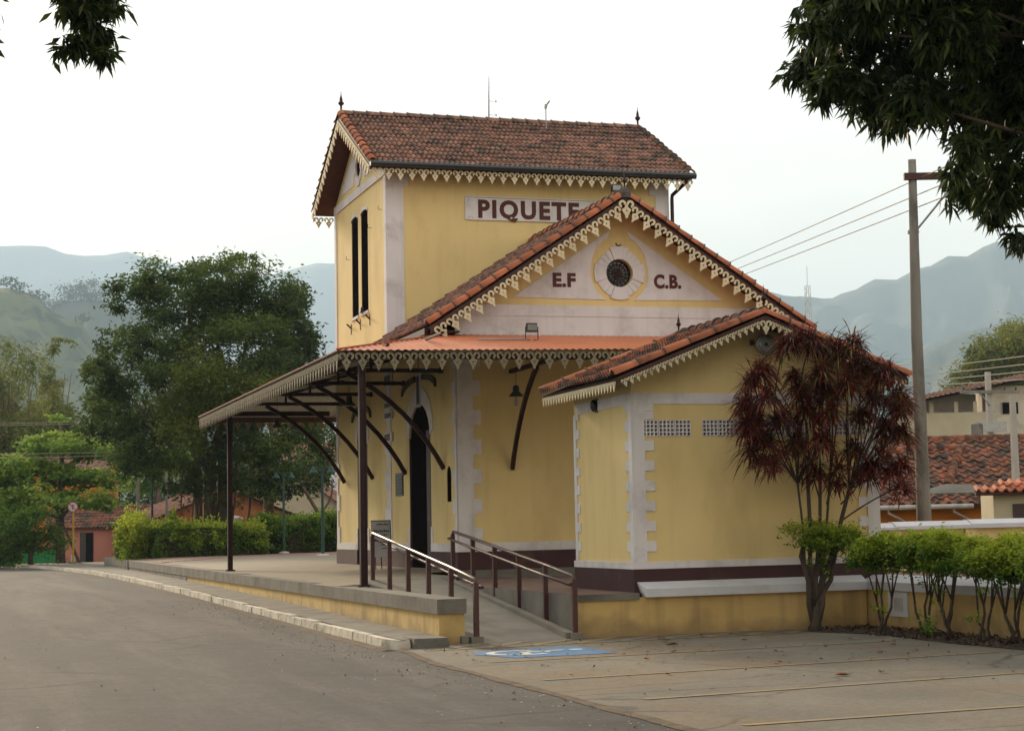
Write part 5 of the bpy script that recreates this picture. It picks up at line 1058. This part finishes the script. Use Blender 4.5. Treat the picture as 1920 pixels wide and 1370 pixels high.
# ================================================================== TREES AND SHRUBS
def tree(name, label, base, crown_parts, trunk_fn, cat='tree', group=None):
    t = thing(name, base, label, cat, group); b = B(); trunk_fn(b); b.obj('trunk', bark if cat == 'tree' else barkd, t, True)
    for args in crown_parts: crown(args[0], args[1], args[2], args[3], args[4], args[5], t, **(args[6] if len(args) > 6 else {}))
    return t
BIG = [(1.16, 41.52, 10.89, 1.51, 0.97), (-0.19, 46.5, 11.26, 1.82, 1.14), (-1.51, 46.54, 10.1, 1.36, 1.02), (2.5, 41.89, 10.3, 1.52, 1.2), (1.05, 43.99, 9.63, 2.22, 1.33), (-1.48, 44.68, 8.56, 1.55, 1.1), (-2.41, 46.37, 7.81, 1.34, 1.23), (-3.19, 47.57, 7.23, 1.02, 0.91), (-0.26, 42.1, 7.47, 1.93, 1.29), (2.11, 40.78, 8.23, 1.92, 1.28), (-1.86, 47.52, 6.09, 2.04, 1.14), (0.21, 44.28, 5.66, 2.2, 1.32), (-0.82, 46.83, 4.69, 1.81, 1.02), (-3.73, 42.93, 5.38, 0.96, 0.85), (2.09, 43.62, 6.5, 1.77, 1.32), (3.83, 44.89, 5.46, 1.58, 1.13), (1.3, 42.74, 4.26, 1.74, 0.87), (4.92, 46.0, 4.83, 1.15, 0.92), (-2.09, 47.5, 11.35, 0.91, 0.68), (-3.15, 42.59, 8.57, 0.75, 0.53), (-3.94, 42.96, 7.31, 0.43, 0.6), (0.02, 44.43, 11.79, 1.11, 0.56), (2.36, 46.11, 12.18, 1.03, 0.57), (3.04, 42.59, 9.51, 1.32, 1.1), (0.62, 42.29, 10.32, 1.3, 0.87)]
VINE = [(0.06, 39.61, 6.84, 1.15, 1.04), (-0.35, 41.36, 5.91, 1.06, 1.06), (1.02, 40.63, 6.71, 1.06, 0.85), (-0.68, 40.35, 4.59, 0.84, 0.84), (2.15, 39.72, 6.22, 0.95, 0.84)]
BIG += [(-.6, 42.6, 3.3, 1.2, .8), (.6, 42.8, 3.0, .9, .7), (2.4, 42.5, 3.3, 1.2, .8), (3.6, 43, 3.6, 1.1, .8), (-2.2, 43.5, 4.0, 1.2, .8), (1.6, 42.9, 2.5, .5, .6), (3.1, 42.9, 2.5, .6, .6), (-.2, 43, 2.4, .4, .5)]
def big_trunk(b):
    for (x0, r0, tops) in ((.95, .30, ((-1.5, 46, 8), (.2, 45, 10.5), (1, 43, 9))), (1.45, .22, ((2.4, 43, 9.5), (2.2, 42, 7))), (.45, .16, ((-2, 46, 6.5), (-.5, 44, 7)))):
        b.tube([(x0, 44.6, -.3), (x0 + .05, 44.6, 1.5), (x0 + .0, 44.5, 3.6)], [r0 * 1.25, r0, r0 * .85], 9)
        for q in tops: limb(b, (x0, 44.5, 3.5), q, r0 * .75, .05, .1)
    for k in range(16): x = random.uniform(-.2, 3.0); b.tube([(x, 44 + random.uniform(-1, .6), 4.5), (x + random.uniform(-.15, .15), 44, 2.4), (x + random.uniform(-.35, .35), 44, -.1)], random.uniform(.02, .05), 5)
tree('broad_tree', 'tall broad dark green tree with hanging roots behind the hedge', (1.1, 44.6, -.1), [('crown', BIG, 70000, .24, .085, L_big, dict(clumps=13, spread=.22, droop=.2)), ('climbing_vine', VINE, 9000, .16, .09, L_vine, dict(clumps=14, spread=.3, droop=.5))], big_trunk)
BACKR = [(5.87, 52.62, 11.13, 0.87, 1.24), (6.47, 56.86, 12.14, 0.78, 0.91), (6.04, 56.69, 10.03, 1.3, 1.3), (6.25, 53.45, 9.21, 1.0, 1.0), (6.86, 54.71, 9.84, 0.76, 0.89), (7.45, 54.7, 5.0, 0.76, 1.02), (5.7, 56.25, 8.43, 1.54, 1.29), (7.59, 56.91, 4.06, 1.04, 1.04), (6.14, 53.06, 3.19, 1.24, 0.99), (4.2, 53.27, 3.72, 1.48, 0.99), (8.2, 55.5, 6.6, .5, .6)]
def br_trunk(b):
    b.tube([(4.9, 54.5, -.6), (5.0, 54.5, 3), (5.6, 55, 7.5)], [.28, .24, .12], 9); limb(b, (5.3, 54.7, 5), (6.3, 54, 10.5), .14, .04); limb(b, (5.1, 54.5, 3.2), (7.4, 55, 5), .12, .04)
    b.tube([(7.2, 52, -.3), (6.9, 52.2, 1.6), (6.2, 52.4, 2.9)], [.13, .1, .07], 7); limb(b, (6.9, 52.2, 1.5), (7.6, 52.6, 3.2), .07, .03); limb(b, (5.0, 54.5, 2.5), (3.9, 54, 4), .12, .05)
tree('leafy_tree', 'mid green tree with drooping leaf bunches beside the tower edge', (4.95, 54.5, -.4), [('crown', BACKR, 15000, .26, .12, L_bg, dict(clumps=9, spread=.3, droop=.5))], br_trunk)
TERM = [(-3.96, 60.57, 5.36, 1.94, 0.47), (-4.93, 63.94, 5.39, 0.93, 0.48), (-2.56, 62.78, 5.19, 1.6, 0.53), (-5.9, 61.85, 4.39, 1.43, 0.47), (-6.35, 63.08, 3.92, 1.05, 0.53), (-3.88, 62.03, 3.85, 2.36, 0.47), (-2.07, 62.3, 3.57, 1.46, 0.42), (-5.3, 64.05, 3.0, 1.86, 0.48), (-3.22, 60.41, 2.63, 2.07, 0.41), (-6.4, 61.24, 2.57, 1.03, 0.64), (-1.75, 63.09, 2.39, 0.93, 0.32), (-4.08, 63.15, 6.73, 0.59, 0.21), (-1.68, 59.28, 4.76, 0.77, 0.36), (-6.09, 62.96, 2.08, 1.05, 0.53), (-8.2, 62.5, 3.4, 1.6, .9)]
def term_trunk(b):
    b.tube([(-4.0, 62.5, -.8), (-4.05, 62.4, 1.5), (-3.95, 62.3, 4.2), (-4.05, 62.5, 6.4)], [.26, .22, .13, .05], 9)
    for q in ((-6, 62, 4.1), (-2, 62.5, 3.4), (-2.4, 62.5, 5), (-5.6, 63.5, 2.9), (-3.2, 60.6, 2.5), (-6.2, 61.5, 2.5)): limb(b, (-4.0, 62.35, q[2] - .8), q, .09, .03, .08)
    b.tube([(-3.1, 61, -.7), (-3.6, 61.4, .6), (-4.2, 61.9, 2.0)], [.07, .07, .05], 6)
tree('almond_tree', 'bright green tiered almond tree at the bend of the road', (-4.0, 62.5, -.8), [('crown', TERM, 12500, .30, .17, L_term, dict(clumps=18, spread=.24, flat=.8, up=.8)), ], term_trunk)
DARKS = [(-5.47, 56.95, 1.37, 0.99, 0.69), (-5.99, 58.71, 0.77, 1.13, 0.75), (-4.81, 58.14, 0.61, 0.88, 0.55), (-6.5, 57.68, 0.28, 0.74, 0.62), (-6.61, 58.13, 1.28, 0.75, 0.87), (-7.6, 58.5, .8, 1.2, 1.2), (-5.6, 57.9, 1.9, .7, .4)]
tree('round_shrub', 'dense rounded dark green shrub at the far road edge', (-5.6, 58, -.8), [('crown', DARKS, 12000, .17, .09, L_hedge, dict(clumps=12, spread=.32))], lambda b: [b.tube([(-5.6, 58, -.8), (-5.6, 58, .3)], [.14, .10], 7), limb(b, (-5.6, 58, .2), (-5.5, 57.4, 1.2), .07, .02), limb(b, (-5.6, 58, .1), (-6.4, 58, .8), .07, .02)], 'shrub')
wd = [(-6.6 + .9 * k, 59 + .8 * (k % 2), -.55, .7, .3) for k in range(4)] + [(-8.5, 60, -.3, 1.4, .6), (-10.5, 62, -.1, 2, .9), (-13, 64, .2, 2.5, 1.2)]
tag(crown('roadside_weeds', wd, 5000, .2, .05, L_grass, None, clumps=12), 'tangle of weeds at the far road edge', 'weeds', kind='stuff')
BAM1 = [(-5.04, 106.48, 12.85, 1.9, 1.71), (-5.59, 112.88, 11.4, 1.98, 1.98), (-4.11, 111.74, 10.53, 1.57, 1.77), (-5.33, 108.05, 8.37, 2.29, 1.72), (-3.44, 109.4, 8.82, 1.55, 1.55), (-4.54, 109.58, 6.9, 2.32, 1.55), (-8, 109, 11, 2.5, 3), (-7.6, 109, 7, 2.5, 2.5)]
BAM2 = [(-2.15, 117.12, 10.47, 1.43, 1.84), (-1.35, 121.25, 11.99, 1.05, 1.26), (-2.14, 121.32, 8.63, 1.89, 1.68), (-2.14, 117.56, 13.79, 0.58, 1.23), (-1.5, 118.69, 15.56, 0.42, 0.75), (-0.68, 118.66, 10.15, 1.04, 0.83), (-0.99, 120.21, 8.57, 1.67, 1.46), (-1.1, 118.7, 16.2, .5, .16), (-.5, 118.7, 16.15, .4, .16), (.0, 118.7, 15.8, .22, .25)]
def bam_trunk(x, y, top, n):
    def f(b):
        for k in range(n): dx = random.uniform(-1.8, 1.8); b.tube([(x + dx * .3, y, -.8), (x + dx * .6, y, top * .6), (x + dx, y + random.uniform(-1, 1), top)], [.07, .06, .02], 5)
    return f
tree('bamboo_clump', 'feathery olive bamboo clump beyond the road bend', (-5, 109, -.8), [('crown', BAM1, 15000, .42, .12, L_bam, dict(clumps=16, spread=.25, droop=.4))], bam_trunk(-5, 109, 12, 14))
tree('bamboo_clump', 'slender bamboo clump with one stem arching over the hillside', (-1.8, 119, -.8), [('crown', BAM2, 9500, .42, .12, L_bam, dict(clumps=14, spread=.25, droop=.4))], bam_trunk(-1.8, 119, 13.5, 10))
BG = [(-4.79, 142.41, 9.23, 3.78, 2.84), (-0.79, 150.18, 8.57, 3.47, 2.48), (2.43, 148.11, 7.47, 2.96, 2.47), (-2.92, 143.63, 5.93, 3.34, 2.86), (4.52, 144.12, 5.84, 2.91, 2.42), (1.29, 144.75, 4.94, 3.38, 2.42), (10.69, 143.99, 5.75, 2.94, 2.45), (9.02, 146.45, 4.37, 2.47, 1.98), (13.95, 135.86, 4.53, 2.83, 2.12), (-10, 146, 8, 4.5, 4.5), (-16, 148, 9, 5, 5), (18, 140, 6, 4, 3.5), (24, 140, 7, 4, 4), (7, 150, 9.5, 3, 3), (-2, 144, 1.8, 5, 2.4), (6, 144, 1.8, 5, 2.4), (14, 140, 1.8, 5, 2.4), (-12, 146, 2.5, 6, 3)]
tag(crown('background_wood', BG, 30000, .55, .3, L_bg, None, clumps=16, spread=.3), 'dark green mass of trees closing the road beyond the houses', 'trees', kind='stuff')
hb_ = [(x, y, z + 1.2, 2.6, 1.5) for x, y, z in ((-23, 514, 72), (-12, 510, 70), (4, 505, 68.5), (10, 503, 66.5), (14, 502, 65), (25, 499, 58), (-2, 507, 69.5), (8, 504, 69))] + [(x, y, z + 3, 6, 4) for x, y, z in ((29, 897, 102), (36, 894, 105), (43, 891, 109), (50, 889, 111), (55, 887, 112), (62, 885, 108), (70, 882, 105), (76, 880, 102), (85, 877, 99), (92, 875, 94))]
hb_ = [(*far([q[:3]], 3.2 if i < 8 else 2.6)[0], q[3] * 3, q[4] * 3) for i, q in enumerate(hb_)]
tag(crown('hilltop_trees', hb_, 9000, 3.0, 2.0, L_bg, None, clumps=10), 'row of small trees along the hill crests', 'trees', kind='stuff')
SAP = [(2.9, 74.25, 4.3, 1.35, 0.84), (3.82, 77.03, 3.61, 1.23, 0.77), (2.62, 77.1, 3.47, 1.08, 0.62), (3.6, 86, 5.3, 1.6, 1.1), (2.2, 86, 4.6, 1.4, 1.0)]
tree('yellow_green_tree', 'light yellow green tree rising behind the brick gable roof', (3, 84.5, -.8), [('crown', SAP[3:], 6500, .24, .13, L_term, dict(clumps=14))], lambda b: [b.tube([(3, 84.6, -.8), (3, 84.8, 3), (3, 85.5, 5)], [.2, .15, .05], 7), limb(b, (3, 84.8, 2.8), (2.3, 86, 4.4), .09, .03)])
TREER = [(72.49, 101.57, 13.71, 1.97, 1.97), (76.4, 104.64, 14.91, 2.24, 2.24), (73.19, 105.39, 13.15, 1.79, 1.12), (76.19, 101.1, 13.25, 2.63, 2.63), (71.53, 104.33, 12.39, 1.11, 0.66), (74.32, 103.06, 12.52, 2.21, 1.11), (80, 102, 15, 3.5, 3.5), (74.5, 103, 10.5, 3, 2), (70.8, 104, 12.6, 1.6, 1.2), (72.0, 103.6, 14.3, 1.4, 1.3), (69.6, 104.5, 11.4, 1.2, .9), (74, 103, 15.2, 1.6, 1.4)]
tree('hillside_bamboo', 'yellowish green bamboo grove above the hillside roofs', (75, 103, -.8), [('crown', TREER, 24000, .45, .14, L_bam, dict(clumps=16, spread=.26, droop=.3))], bam_trunk(75, 103, 12, 12))
# hedge on the platform yard
for k, (a, c, n, tip, lb) in enumerate((((-2.85, 40.3, -.12), (-1.9, 42.6, 1.20), 9000, .30, 'golden tipped end of the clipped hedge at the wall corner'), ((-1.86, 38.6, -.12), (.55, 41.4, 1.08), 12000, .16, 'square clipped hedge block with one upright shoot'), ((.62, 38.7, -.10), (2.35, 41.6, 1.00), 9500, .22, 'clipped hedge block in front of the broad tree trunk'), ((2.42, 41.0, -.08), (5.0, 43.4, 1.30), 10000, .10, 'shaded clipped hedge block behind the green lamp'), ((5.05, 41.6, -.06), (9.2, 44.0, 1.40), 10000, .10, 'clipped hedge block disappearing behind the station corner'))):
    t = thing('hedge', ((a[0] + c[0]) / 2, (a[1] + c[1]) / 2, a[2]), lb, 'hedge', 'clipped hedge across the paved yard'); hedge_block('hedge_foliage', a, c, n, .13, L_hedge, L_tip if k < 3 else L_hedge, t, tip, .10 if k else .16)
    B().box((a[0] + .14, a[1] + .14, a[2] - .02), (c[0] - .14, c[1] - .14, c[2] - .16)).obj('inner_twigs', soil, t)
    lg = [(random.uniform(a[0], c[0]), random.uniform(a[1], a[1] + .9), c[2] + random.uniform(-.30, .10), random.uniform(.18, .38), random.uniform(.14, .26)) for j in range(8)] + [(random.uniform(a[0], c[0]), a[1] + random.uniform(-.08, .1), random.uniform(.2, c[2]), random.uniform(.2, .35), random.uniform(.2, .3)) for j in range(7)]
    tag(crown('loose_growth', lg, 3600, .13, .075, L_hedge if k > 2 else L_hedge2, t, clumps=10, var_top=.9), kind='stuff')
    if k == 1: crown('upright_shoot', [(-1.1, 39.6, 1.4, .16, .34), (-1.1, 39.6, 1.65, .09, .2)], 420, .13, .07, L_tip, t, clumps=8)
for k, (x, y, r, h, lb) in enumerate(((-2.65, 39.6, .5, .75, 'loose golden shrub spilling at the hedge end'),)):
    t = thing('shrub', (x, y, -.12), lb, 'shrub'); crown('foliage', [(x, y, .5, r, h), (x - .2, y + .3, .9, r * .8, h * .6), (x + .1, y, 1.05, r * .7, .3)], 3800, .12, .07, L_tip, t, clumps=20); B().tube([(x, y, -.14), (x, y, .5)], [.05, .03], 6).obj('stem', barkd, t)

# clipped bushes in the bed and the red shrub
def stems(b, x, y, z0, ztop, n, spread, r):
    for k in range(n):
        a = 2 * math.pi * k / n + random.uniform(-.5, .5); mx_, my = x + math.cos(a) * spread * .35, y + math.sin(a) * spread * .35; zz = z0 + (ztop - z0) * random.uniform(.30, .5)
        b.tube([(x + random.uniform(-.1, .1), y + random.uniform(-.1, .1), z0 - .03), (x + (mx_ - x) * .4 + random.uniform(-.05, .05), y + (my - y) * .4 + random.uniform(-.05, .05), (z0 * .6 + zz * .4)), (x + (mx_ - x) * .7 + random.uniform(-.04, .04), y + (my - y) * .7, (z0 * .25 + zz * .75)), (mx_, my, zz)], [r * 1.15, r * .9, r * .85, r * .7], 6)
        for j in range(3):
            a2 = a + random.uniform(-1.1, 1.1); s2 = spread * random.uniform(.5, 1)
            b.tube([(mx_, my, zz), ((mx_ + x + math.cos(a2) * s2) / 2 + random.uniform(-.04, .04), (my + y + math.sin(a2) * s2) / 2, (zz + ztop) / 2), (x + math.cos(a2) * s2, y + math.sin(a2) * s2, ztop)], [r * .65, r * .5, r * .25], 5)
BUSH = [(2.80, -12.45, .36, .44, .31, 3, 'clipped flat-topped bush next to the red-leaved shrub', .12), (3.05, -13.1, .37, .46, .30, 3, 'clipped bush with crossing stems before the white meter box', .12), (3.0, -13.8, .34, .44, .32, 4, 'bushy clipped shrub with thick forked stems midway along bed', .10), (3.1, -14.6, .31, .40, .29, 3, 'clipped bush with thin splayed stems towards the bed end', .05), (3.1, -15.3, .27, .46, .31, 4, 'large clipped golden bush at the end of the bed', .05), (3.12, -16.2, .27, .46, .30, 4, 'clipped golden bush past the end of the row', .05)]
for x, y, zc, rh, rv, ns, lb, _ in BUSH:
    t = thing('clipped_bush', (x, y, -.77), lb, 'bush', 'clipped bushes in the planting bed'); b = B(); stems(b, x, y, -.77, zc, ns, rh * .75, .021); b.obj('stem', barkd, t, True)
    bl_ = [(x, y, zc, rh * .8, rv * .8)] + [(x + random.uniform(-.7, .7) * rh, y + random.uniform(-.7, .7) * rh, zc + random.uniform(-.3, .45) * rv, rh * .5, rv * .55) for k in range(7)]
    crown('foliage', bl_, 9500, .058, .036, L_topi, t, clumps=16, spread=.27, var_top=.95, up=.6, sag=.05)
    crown('stem_sprouts', [(x + random.uniform(-.2, .2), y + random.uniform(-.2, .2), -.5 + random.uniform(0, .5), .05, .06) for k in range(4)], 90, .05, .03, L_topi, t, clumps=5)['kind'] = 'stuff'
t = thing('small_weed', (2.95, -13.3, -.77), 'small bright green weed sprouting among bush stems', 'plant'); crown('foliage', [(2.95, -13.3, -.66, .09, .12)], 160, .06, .04, L_term, t, clumps=8); B().tube([(2.95, -13.3, -.78), (2.95, -13.3, -.66)], .006, 4).obj('stem', barkd, t)
TI = [(1.57, -11.32, 2.99), (2.02, -11.09, 3.32), (2.38, -11.22, 3.39), (2.89, -11.05, 3.26), (3.23, -11.03, 3.1), (3.45, -11.45, 2.91), (1.56, -11.49, 2.6), (2.27, -10.87, 2.88), (2.49, -11.3, 2.92), (2.9, -11.32, 2.76), (3.62, -10.75, 2.65), (3.85, -11.15, 2.47), (1.62, -10.87, 2.33), (1.87, -11.14, 2.24), (2.35, -11.02, 2.4), (2.6, -11.39, 2.38), (3.21, -11.02, 2.32), (3.73, -10.85, 2.17), (3.85, -11.11, 2.08), (1.7, -10.94, 2.02), (2.18, -11.0, 1.94), (2.39, -11.45, 1.91), (3.15, -10.93, 1.85), (3.52, -11.06, 1.77), (3.75, -11.27, 1.6), (1.71, -11.48, 1.77), (2.49, -10.85, 1.63), (2.78, -11.14, 1.54), (3.3, -10.96, 1.54), (3.96, -10.84, 1.3), (2.3, -10.96, 2.64), (2.8, -10.81, 2.65), (3.07, -11.2, 3.4), (2.75, -10.9, 3.36), (3.42, -11.17, 3.01), (3.95, -10.8, 2.65)]
t = thing('red_strap_shrub', (2.47, -10.9, -.77), 'tall shrub with dark red strap leaves against the annex wall', 'shrub')
b = B(); mains = [((2.40, -10.92, 1.5), .034), ((2.58, -10.98, 1.55), .030), ((2.78, -10.9, 1.5), .022), ((3.05, -10.95, 1.25), .036), ((2.25, -10.9, 1.35), .020)]
b.tube([(2.44, -10.9, -.82), (2.47, -10.92, -.6), (2.50, -10.9, -.38)], [.115, .07, .045], 9)
for (x0, x1, x2, ph) in ((2.40, 2.34, 2.28, .05), (2.56, 2.62, 2.52, -.05), (2.50, 2.46, 2.58, .03), (2.48, 2.72, 2.80, .0)):
    b.tube([(2.45 + (x0 - 2.45) * .3, -10.92, -.7), (x0, -10.9 + ph, -.40), (x1, -10.92 - ph, -.05), (x2, -10.92 + ph, .30), (x2 + .04, -10.95, .62)], [.05, .044, .038, .032, .024], 7)
for q, r in mains: b.tube([(2.47, -10.9, -.45), (2.45 + (q[0] - 2.47) * .45 + random.uniform(-.05, .05), -10.93, .15), (2.47 + (q[0] - 2.47) * .72, q[1], .75), q], [.035, r * .95, r * .9, r * .8], 7)
for p in TI:
    q, r = min(mains, key=lambda m: abs(m[0][0] - p[0]) + random.uniform(0, .25)); lowz = min(q[2], p[2] - .35)
    s0 = V((q[0], q[1], lowz)) if p[2] - .35 >= q[2] else V((2.47 + (q[0] - 2.47) * .75, q[1], p[2] - .5)); limb(b, s0, p, .014, .009, .10, 5, 5)
b.obj('stem', barkd, t, True)
def rosette(pts, per, name, mat, L, W):
    P, A, N_, Ls, VR = [], [], [], [], []
    for p in pts:
        n = int(per * rng.uniform(.55, 1.25)); el = rng.uniform(-.6, 1.2, n); az = rng.uniform(0, 6.283, n)
        a = np.stack([np.cos(az) * np.cos(el), np.sin(az) * np.cos(el), np.sin(el)], 1); base = np.array(p) + rng.normal(0, .035, (n, 3)); l = L * rng.uniform(.75, 1.12) * rng.uniform(.5, 1.3, n)
        nn = np.stack([-np.cos(az) * np.sin(el), -np.sin(az) * np.sin(el), np.cos(el)], 1)
        # two segments per leaf: rise, then droop
        P.append(base); A.append(a); N_.append(nn); Ls.append(l * .55); v0 = rng.uniform(0, 1, n); VR.append(v0)
        a2 = a.copy(); a2[:, 2] -= .62; P.append(base + a * (l * .33)[:, None]); A.append(a2); N_.append(nn); Ls.append(l * .75); VR.append(v0)
    P, A, N_, Ls, VR = map(np.concatenate, (P, A, N_, Ls, VR)); leaves(name, P, A, N_, Ls, W, VR, mat, t, .14)
TI += [(1.38, -11.2, 2.15), (1.36, -11.1, 2.45), (1.45, -11.3, 2.80), (1.50, -11.0, 1.80)]; rosette(TI, 108, 'red_leaves', L_ti, .36, .024); extra = [(p[0] + random.uniform(-.14, .14), p[1] + random.uniform(-.15, .12), p[2] + random.uniform(-.2, .1)) for p in TI]
rosette(extra, 88, 'red_leaves', L_ti, .34, .022); rosette(TI[:6] + TI[30:36] + TI[8:24], 24, 'olive_leaves', L_ti2, .36, .022)
crown('leafy_skirt', [(2.38, -11.0, .66, .34, .15), (2.72, -10.95, .60, .36, .17), (2.95, -11.05, .50, .26, .17), (2.55, -11.1, .50, .30, .12)], 6500, .055, .034, L_topi, t, clumps=18, var_top=.7, up=.6)
crown('stem_sprouts', [(2.58, -11, .28, .09, .14), (2.66, -10.95, .05, .05, .10), (2.40, -10.95, .2, .05, .08)], 300, .05, .03, L_topi, t, clumps=8)['kind'] = 'stuff'

# mango trees over the lot and the road
MAN = [(-0.97, -18.87, 5.93, 0.27, 0.25), (-0.04, -16.79, 6.09, 0.34, 0.25), (-0.33, -16.95, 5.91, 0.21, 0.21), (-0.64, -18.53, 5.41, 0.31, 0.25), (-0.14, -17.95, 6.1, 0.41, 0.35), (0.02, -18.09, 5.43, 0.35, 0.29), (0.59, -17.66, 5.98, 0.48, 0.42), (0.63, -17.14, 5.33, 0.21, 0.15), (-0.09, -19.23, 5.06, 0.38, 0.25), (0.11, -19.59, 5.7, 0.49, 0.38), (1.5, -17.32, 5.68, 0.49, 0.43), (1.19, -18.59, 5.73, 0.46, 0.46), (1.62, -17.56, 5.14, 0.36, 0.3), (0.18, -19.58, 4.45, 0.19, 0.22), (1.38, -18.55, 5.11, 0.35, 0.4), (1.45, -17.57, 4.52, 0.33, 0.24), (0.97, -19.06, 4.3, 0.33, 0.33), (2.04, -17.01, 4.39, 0.25, 0.19), (2.24, -17.18, 3.99, 0.15, 0.17), (-0.6, -19.37, 6.04, 0.43, 0.22), (-0.05, -19.58, 6.13, 0.49, 0.27), (1.47, -18.38, 6.39, 0.47, 0.35), (0.25, -16.66, 6.96, 0.37, 0.25), (1.59, -18.87, 5.45, 0.46, 0.46), (1.37, -19.26, 4.5, 0.39, 0.45), (0.07, -18.37, 7.07, 0.86, 0.46), (0.46, -19.8, 6.66, 0.81, 0.43), (1.46, -19.47, 6.44, 0.67, 0.56), (2.39, -18.99, 5.76, 0.69, 0.69), (2.62, -18.77, 4.76, 0.58, 0.58)]
UPM = [(3.5, -18.5, 6.5, 1.4, 1.2), (5, -20, 6.5, 1.8, 1.5), (1.5, -20.5, 8, 1.6, 1.0), (3.5, -22, 7.5, 2.0, 1.4), (6.5, -17, 7.5, 1.8, 1.5), (3, -17.5, 8.4, 1.8, 1.0), (0.5, -21.5, 7.6, 1.2, .8), (5.5, -23, 8.5, 2, 1.4), (8, -20, 8, 2, 2)]  # extra crown above the view, added to darken the lot and annex
def mango(name, label, base, hub, fine, coarse, perL, seedpts):
    t = thing(name, base, label, 'tree', 'mango trees overhanging the lot'); b = B(); b.tube([base, (base[0], base[1], base[2] + 2), (base[0] * .7 + hub[0] * .3, hub[1], hub[2] * .6), hub], [.42, .34, .30, .2], 10)
    for q in seedpts: limb(b, hub, q[:3], .055, .012, .12, 8)
    b.obj('trunk', bark, t, True)
    P, A, N_, VR = [], [], [], []
    for (x, y, z, rh, rv) in fine:
        k = max(6, int(perL * rh * rh * 62)); c = rng.normal(size=(k, 3)); c /= np.linalg.norm(c, axis=1, keepdims=True); c *= rng.uniform(.3, 1.08, (k, 1)); c = np.array([x, y, z]) + c * np.array([rh, rh, rv])
        for q in c:                            # whorl of long drooping leaves
            n = rng.integers(7, 12); az = rng.uniform(0, 6.283, n); el = rng.uniform(-1.25, .25, n)
            P.append(q + rng.normal(0, .02, (n, 3))); A.append(np.stack([np.cos(az) * np.cos(el), np.sin(az) * np.cos(el), np.sin(el)], 1)); N_.append(rng.normal(size=(n, 3)) * .4 + np.array([0, 0, .8])); VR.append(np.full(n, rng.uniform(0, .7)) + rng.normal(0, .18, n))
    P, A, N_, VR = map(np.concatenate, (P, A, N_, VR)); m = len(P)
    leaves('crown', P, A, N_, rng.uniform(.13, .23, m), rng.uniform(.036, .055, m), VR, L_mango, t, .25)
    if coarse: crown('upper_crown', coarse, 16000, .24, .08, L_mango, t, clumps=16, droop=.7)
mango('mango_tree', 'dark mango tree overhanging the parking lot beside the crossarm pole', (7.2, -19.5, -.8), (6.2, -19.3, 4.2), MAN, UPM, 9, MAN[::2] + UPM)
MANL = [(-8.03, -14.81, 6.64, 0.27, 0.18), (-7.8, -13.68, 6.7, 0.25, 0.17), (-8.02, -13.73, 6.51, 0.24, 0.12), (-7.81, -14.64, 6.24, 0.18, 0.11), (-7.93, -14.26, 6.92, 0.37, 0.15), (-7.94, -14.37, 7.26, 0.55, 0.24), (-8.16, -14.0, 7.73, 0.86, 0.37), (-7.6, -14.14, 7.96, 0.8, 0.37), (-8.6, -14.78, 7.58, 0.83, 0.35)]
UPL = [(-10, -14.5, 8, 1.6, 1), (-12, -13, 8.2, 2, 1.6), (-13.5, -15, 8, 2, 1.8), (-11.5, -16, 8.8, 2, 1.4)]
mango('mango_tree', 'mango tree with one leafy branch dangling over the road', (-13, -14, -.8), (-9.6, -14.2, 11.0), MANL, UPL, 7, MANL[::2] + UPL)

# unseen mango trees, added to block sky light and darken the lower walls
for (x, y, r, lb) in ((10.5, -29, 5.5, 'added unseen mango tree across the lot from the annex'), (3.5, -44, 5.5, 'added unseen mango tree at the street end of the lot'), (-17, -52, 6, 'added unseen mango tree over the lower street'), (-22, -33, 6, 'added unseen mango tree opposite the parking lot'), (-24, -12, 5.5, 'added unseen mango tree opposite the ramp')):
    bl_ = [(x + math.cos(a) * r * .62, y + math.sin(a) * r * .62, 6.4 + 1.1 * math.sin(3 * a), r * .45, 2.3) for a in (0, 1.05, 2.1, 3.14, 4.2, 5.2)] + [(x, y, 8.6, r * .6, 2.2)]
    tree('mango_tree', lb, (x, y, -.8), [('crown', bl_, 9000, .42, .16, L_mango, dict(clumps=16, droop=.6))], lambda b: [b.tube([(x, y, -.8), (x, y, 2), (x + .3, y, 4)], [.45, .36, .3], 9)] + [limb(b, (x + .2, y, 3.6), q[:3], .16, .04) for q in bl_], 'tree', 'mango trees overhanging the lot')

# ================================================================== HAZE
b = B().box((-6200, -500, -14), (6800, 11000, 1420))
hm = bpy.data.materials.new('pale_haze'); hm.use_nodes = True; ht = hm.node_tree; ht.nodes.clear()
pv = ht.nodes.new('ShaderNodeVolumePrincipled'); pv.inputs['Color'].default_value = (0.56, 0.77, 1.0, 1); pv.inputs['Density'].default_value = 0.00017; pv.inputs['Anisotropy'].default_value = 0.15
mo = ht.nodes.new('ShaderNodeOutputMaterial'); ht.links.new(pv.outputs[0], mo.inputs['Volume'])
tag(b.obj('haze', hm), 'pale valley haze filling the air', 'haze', kind='stuff')
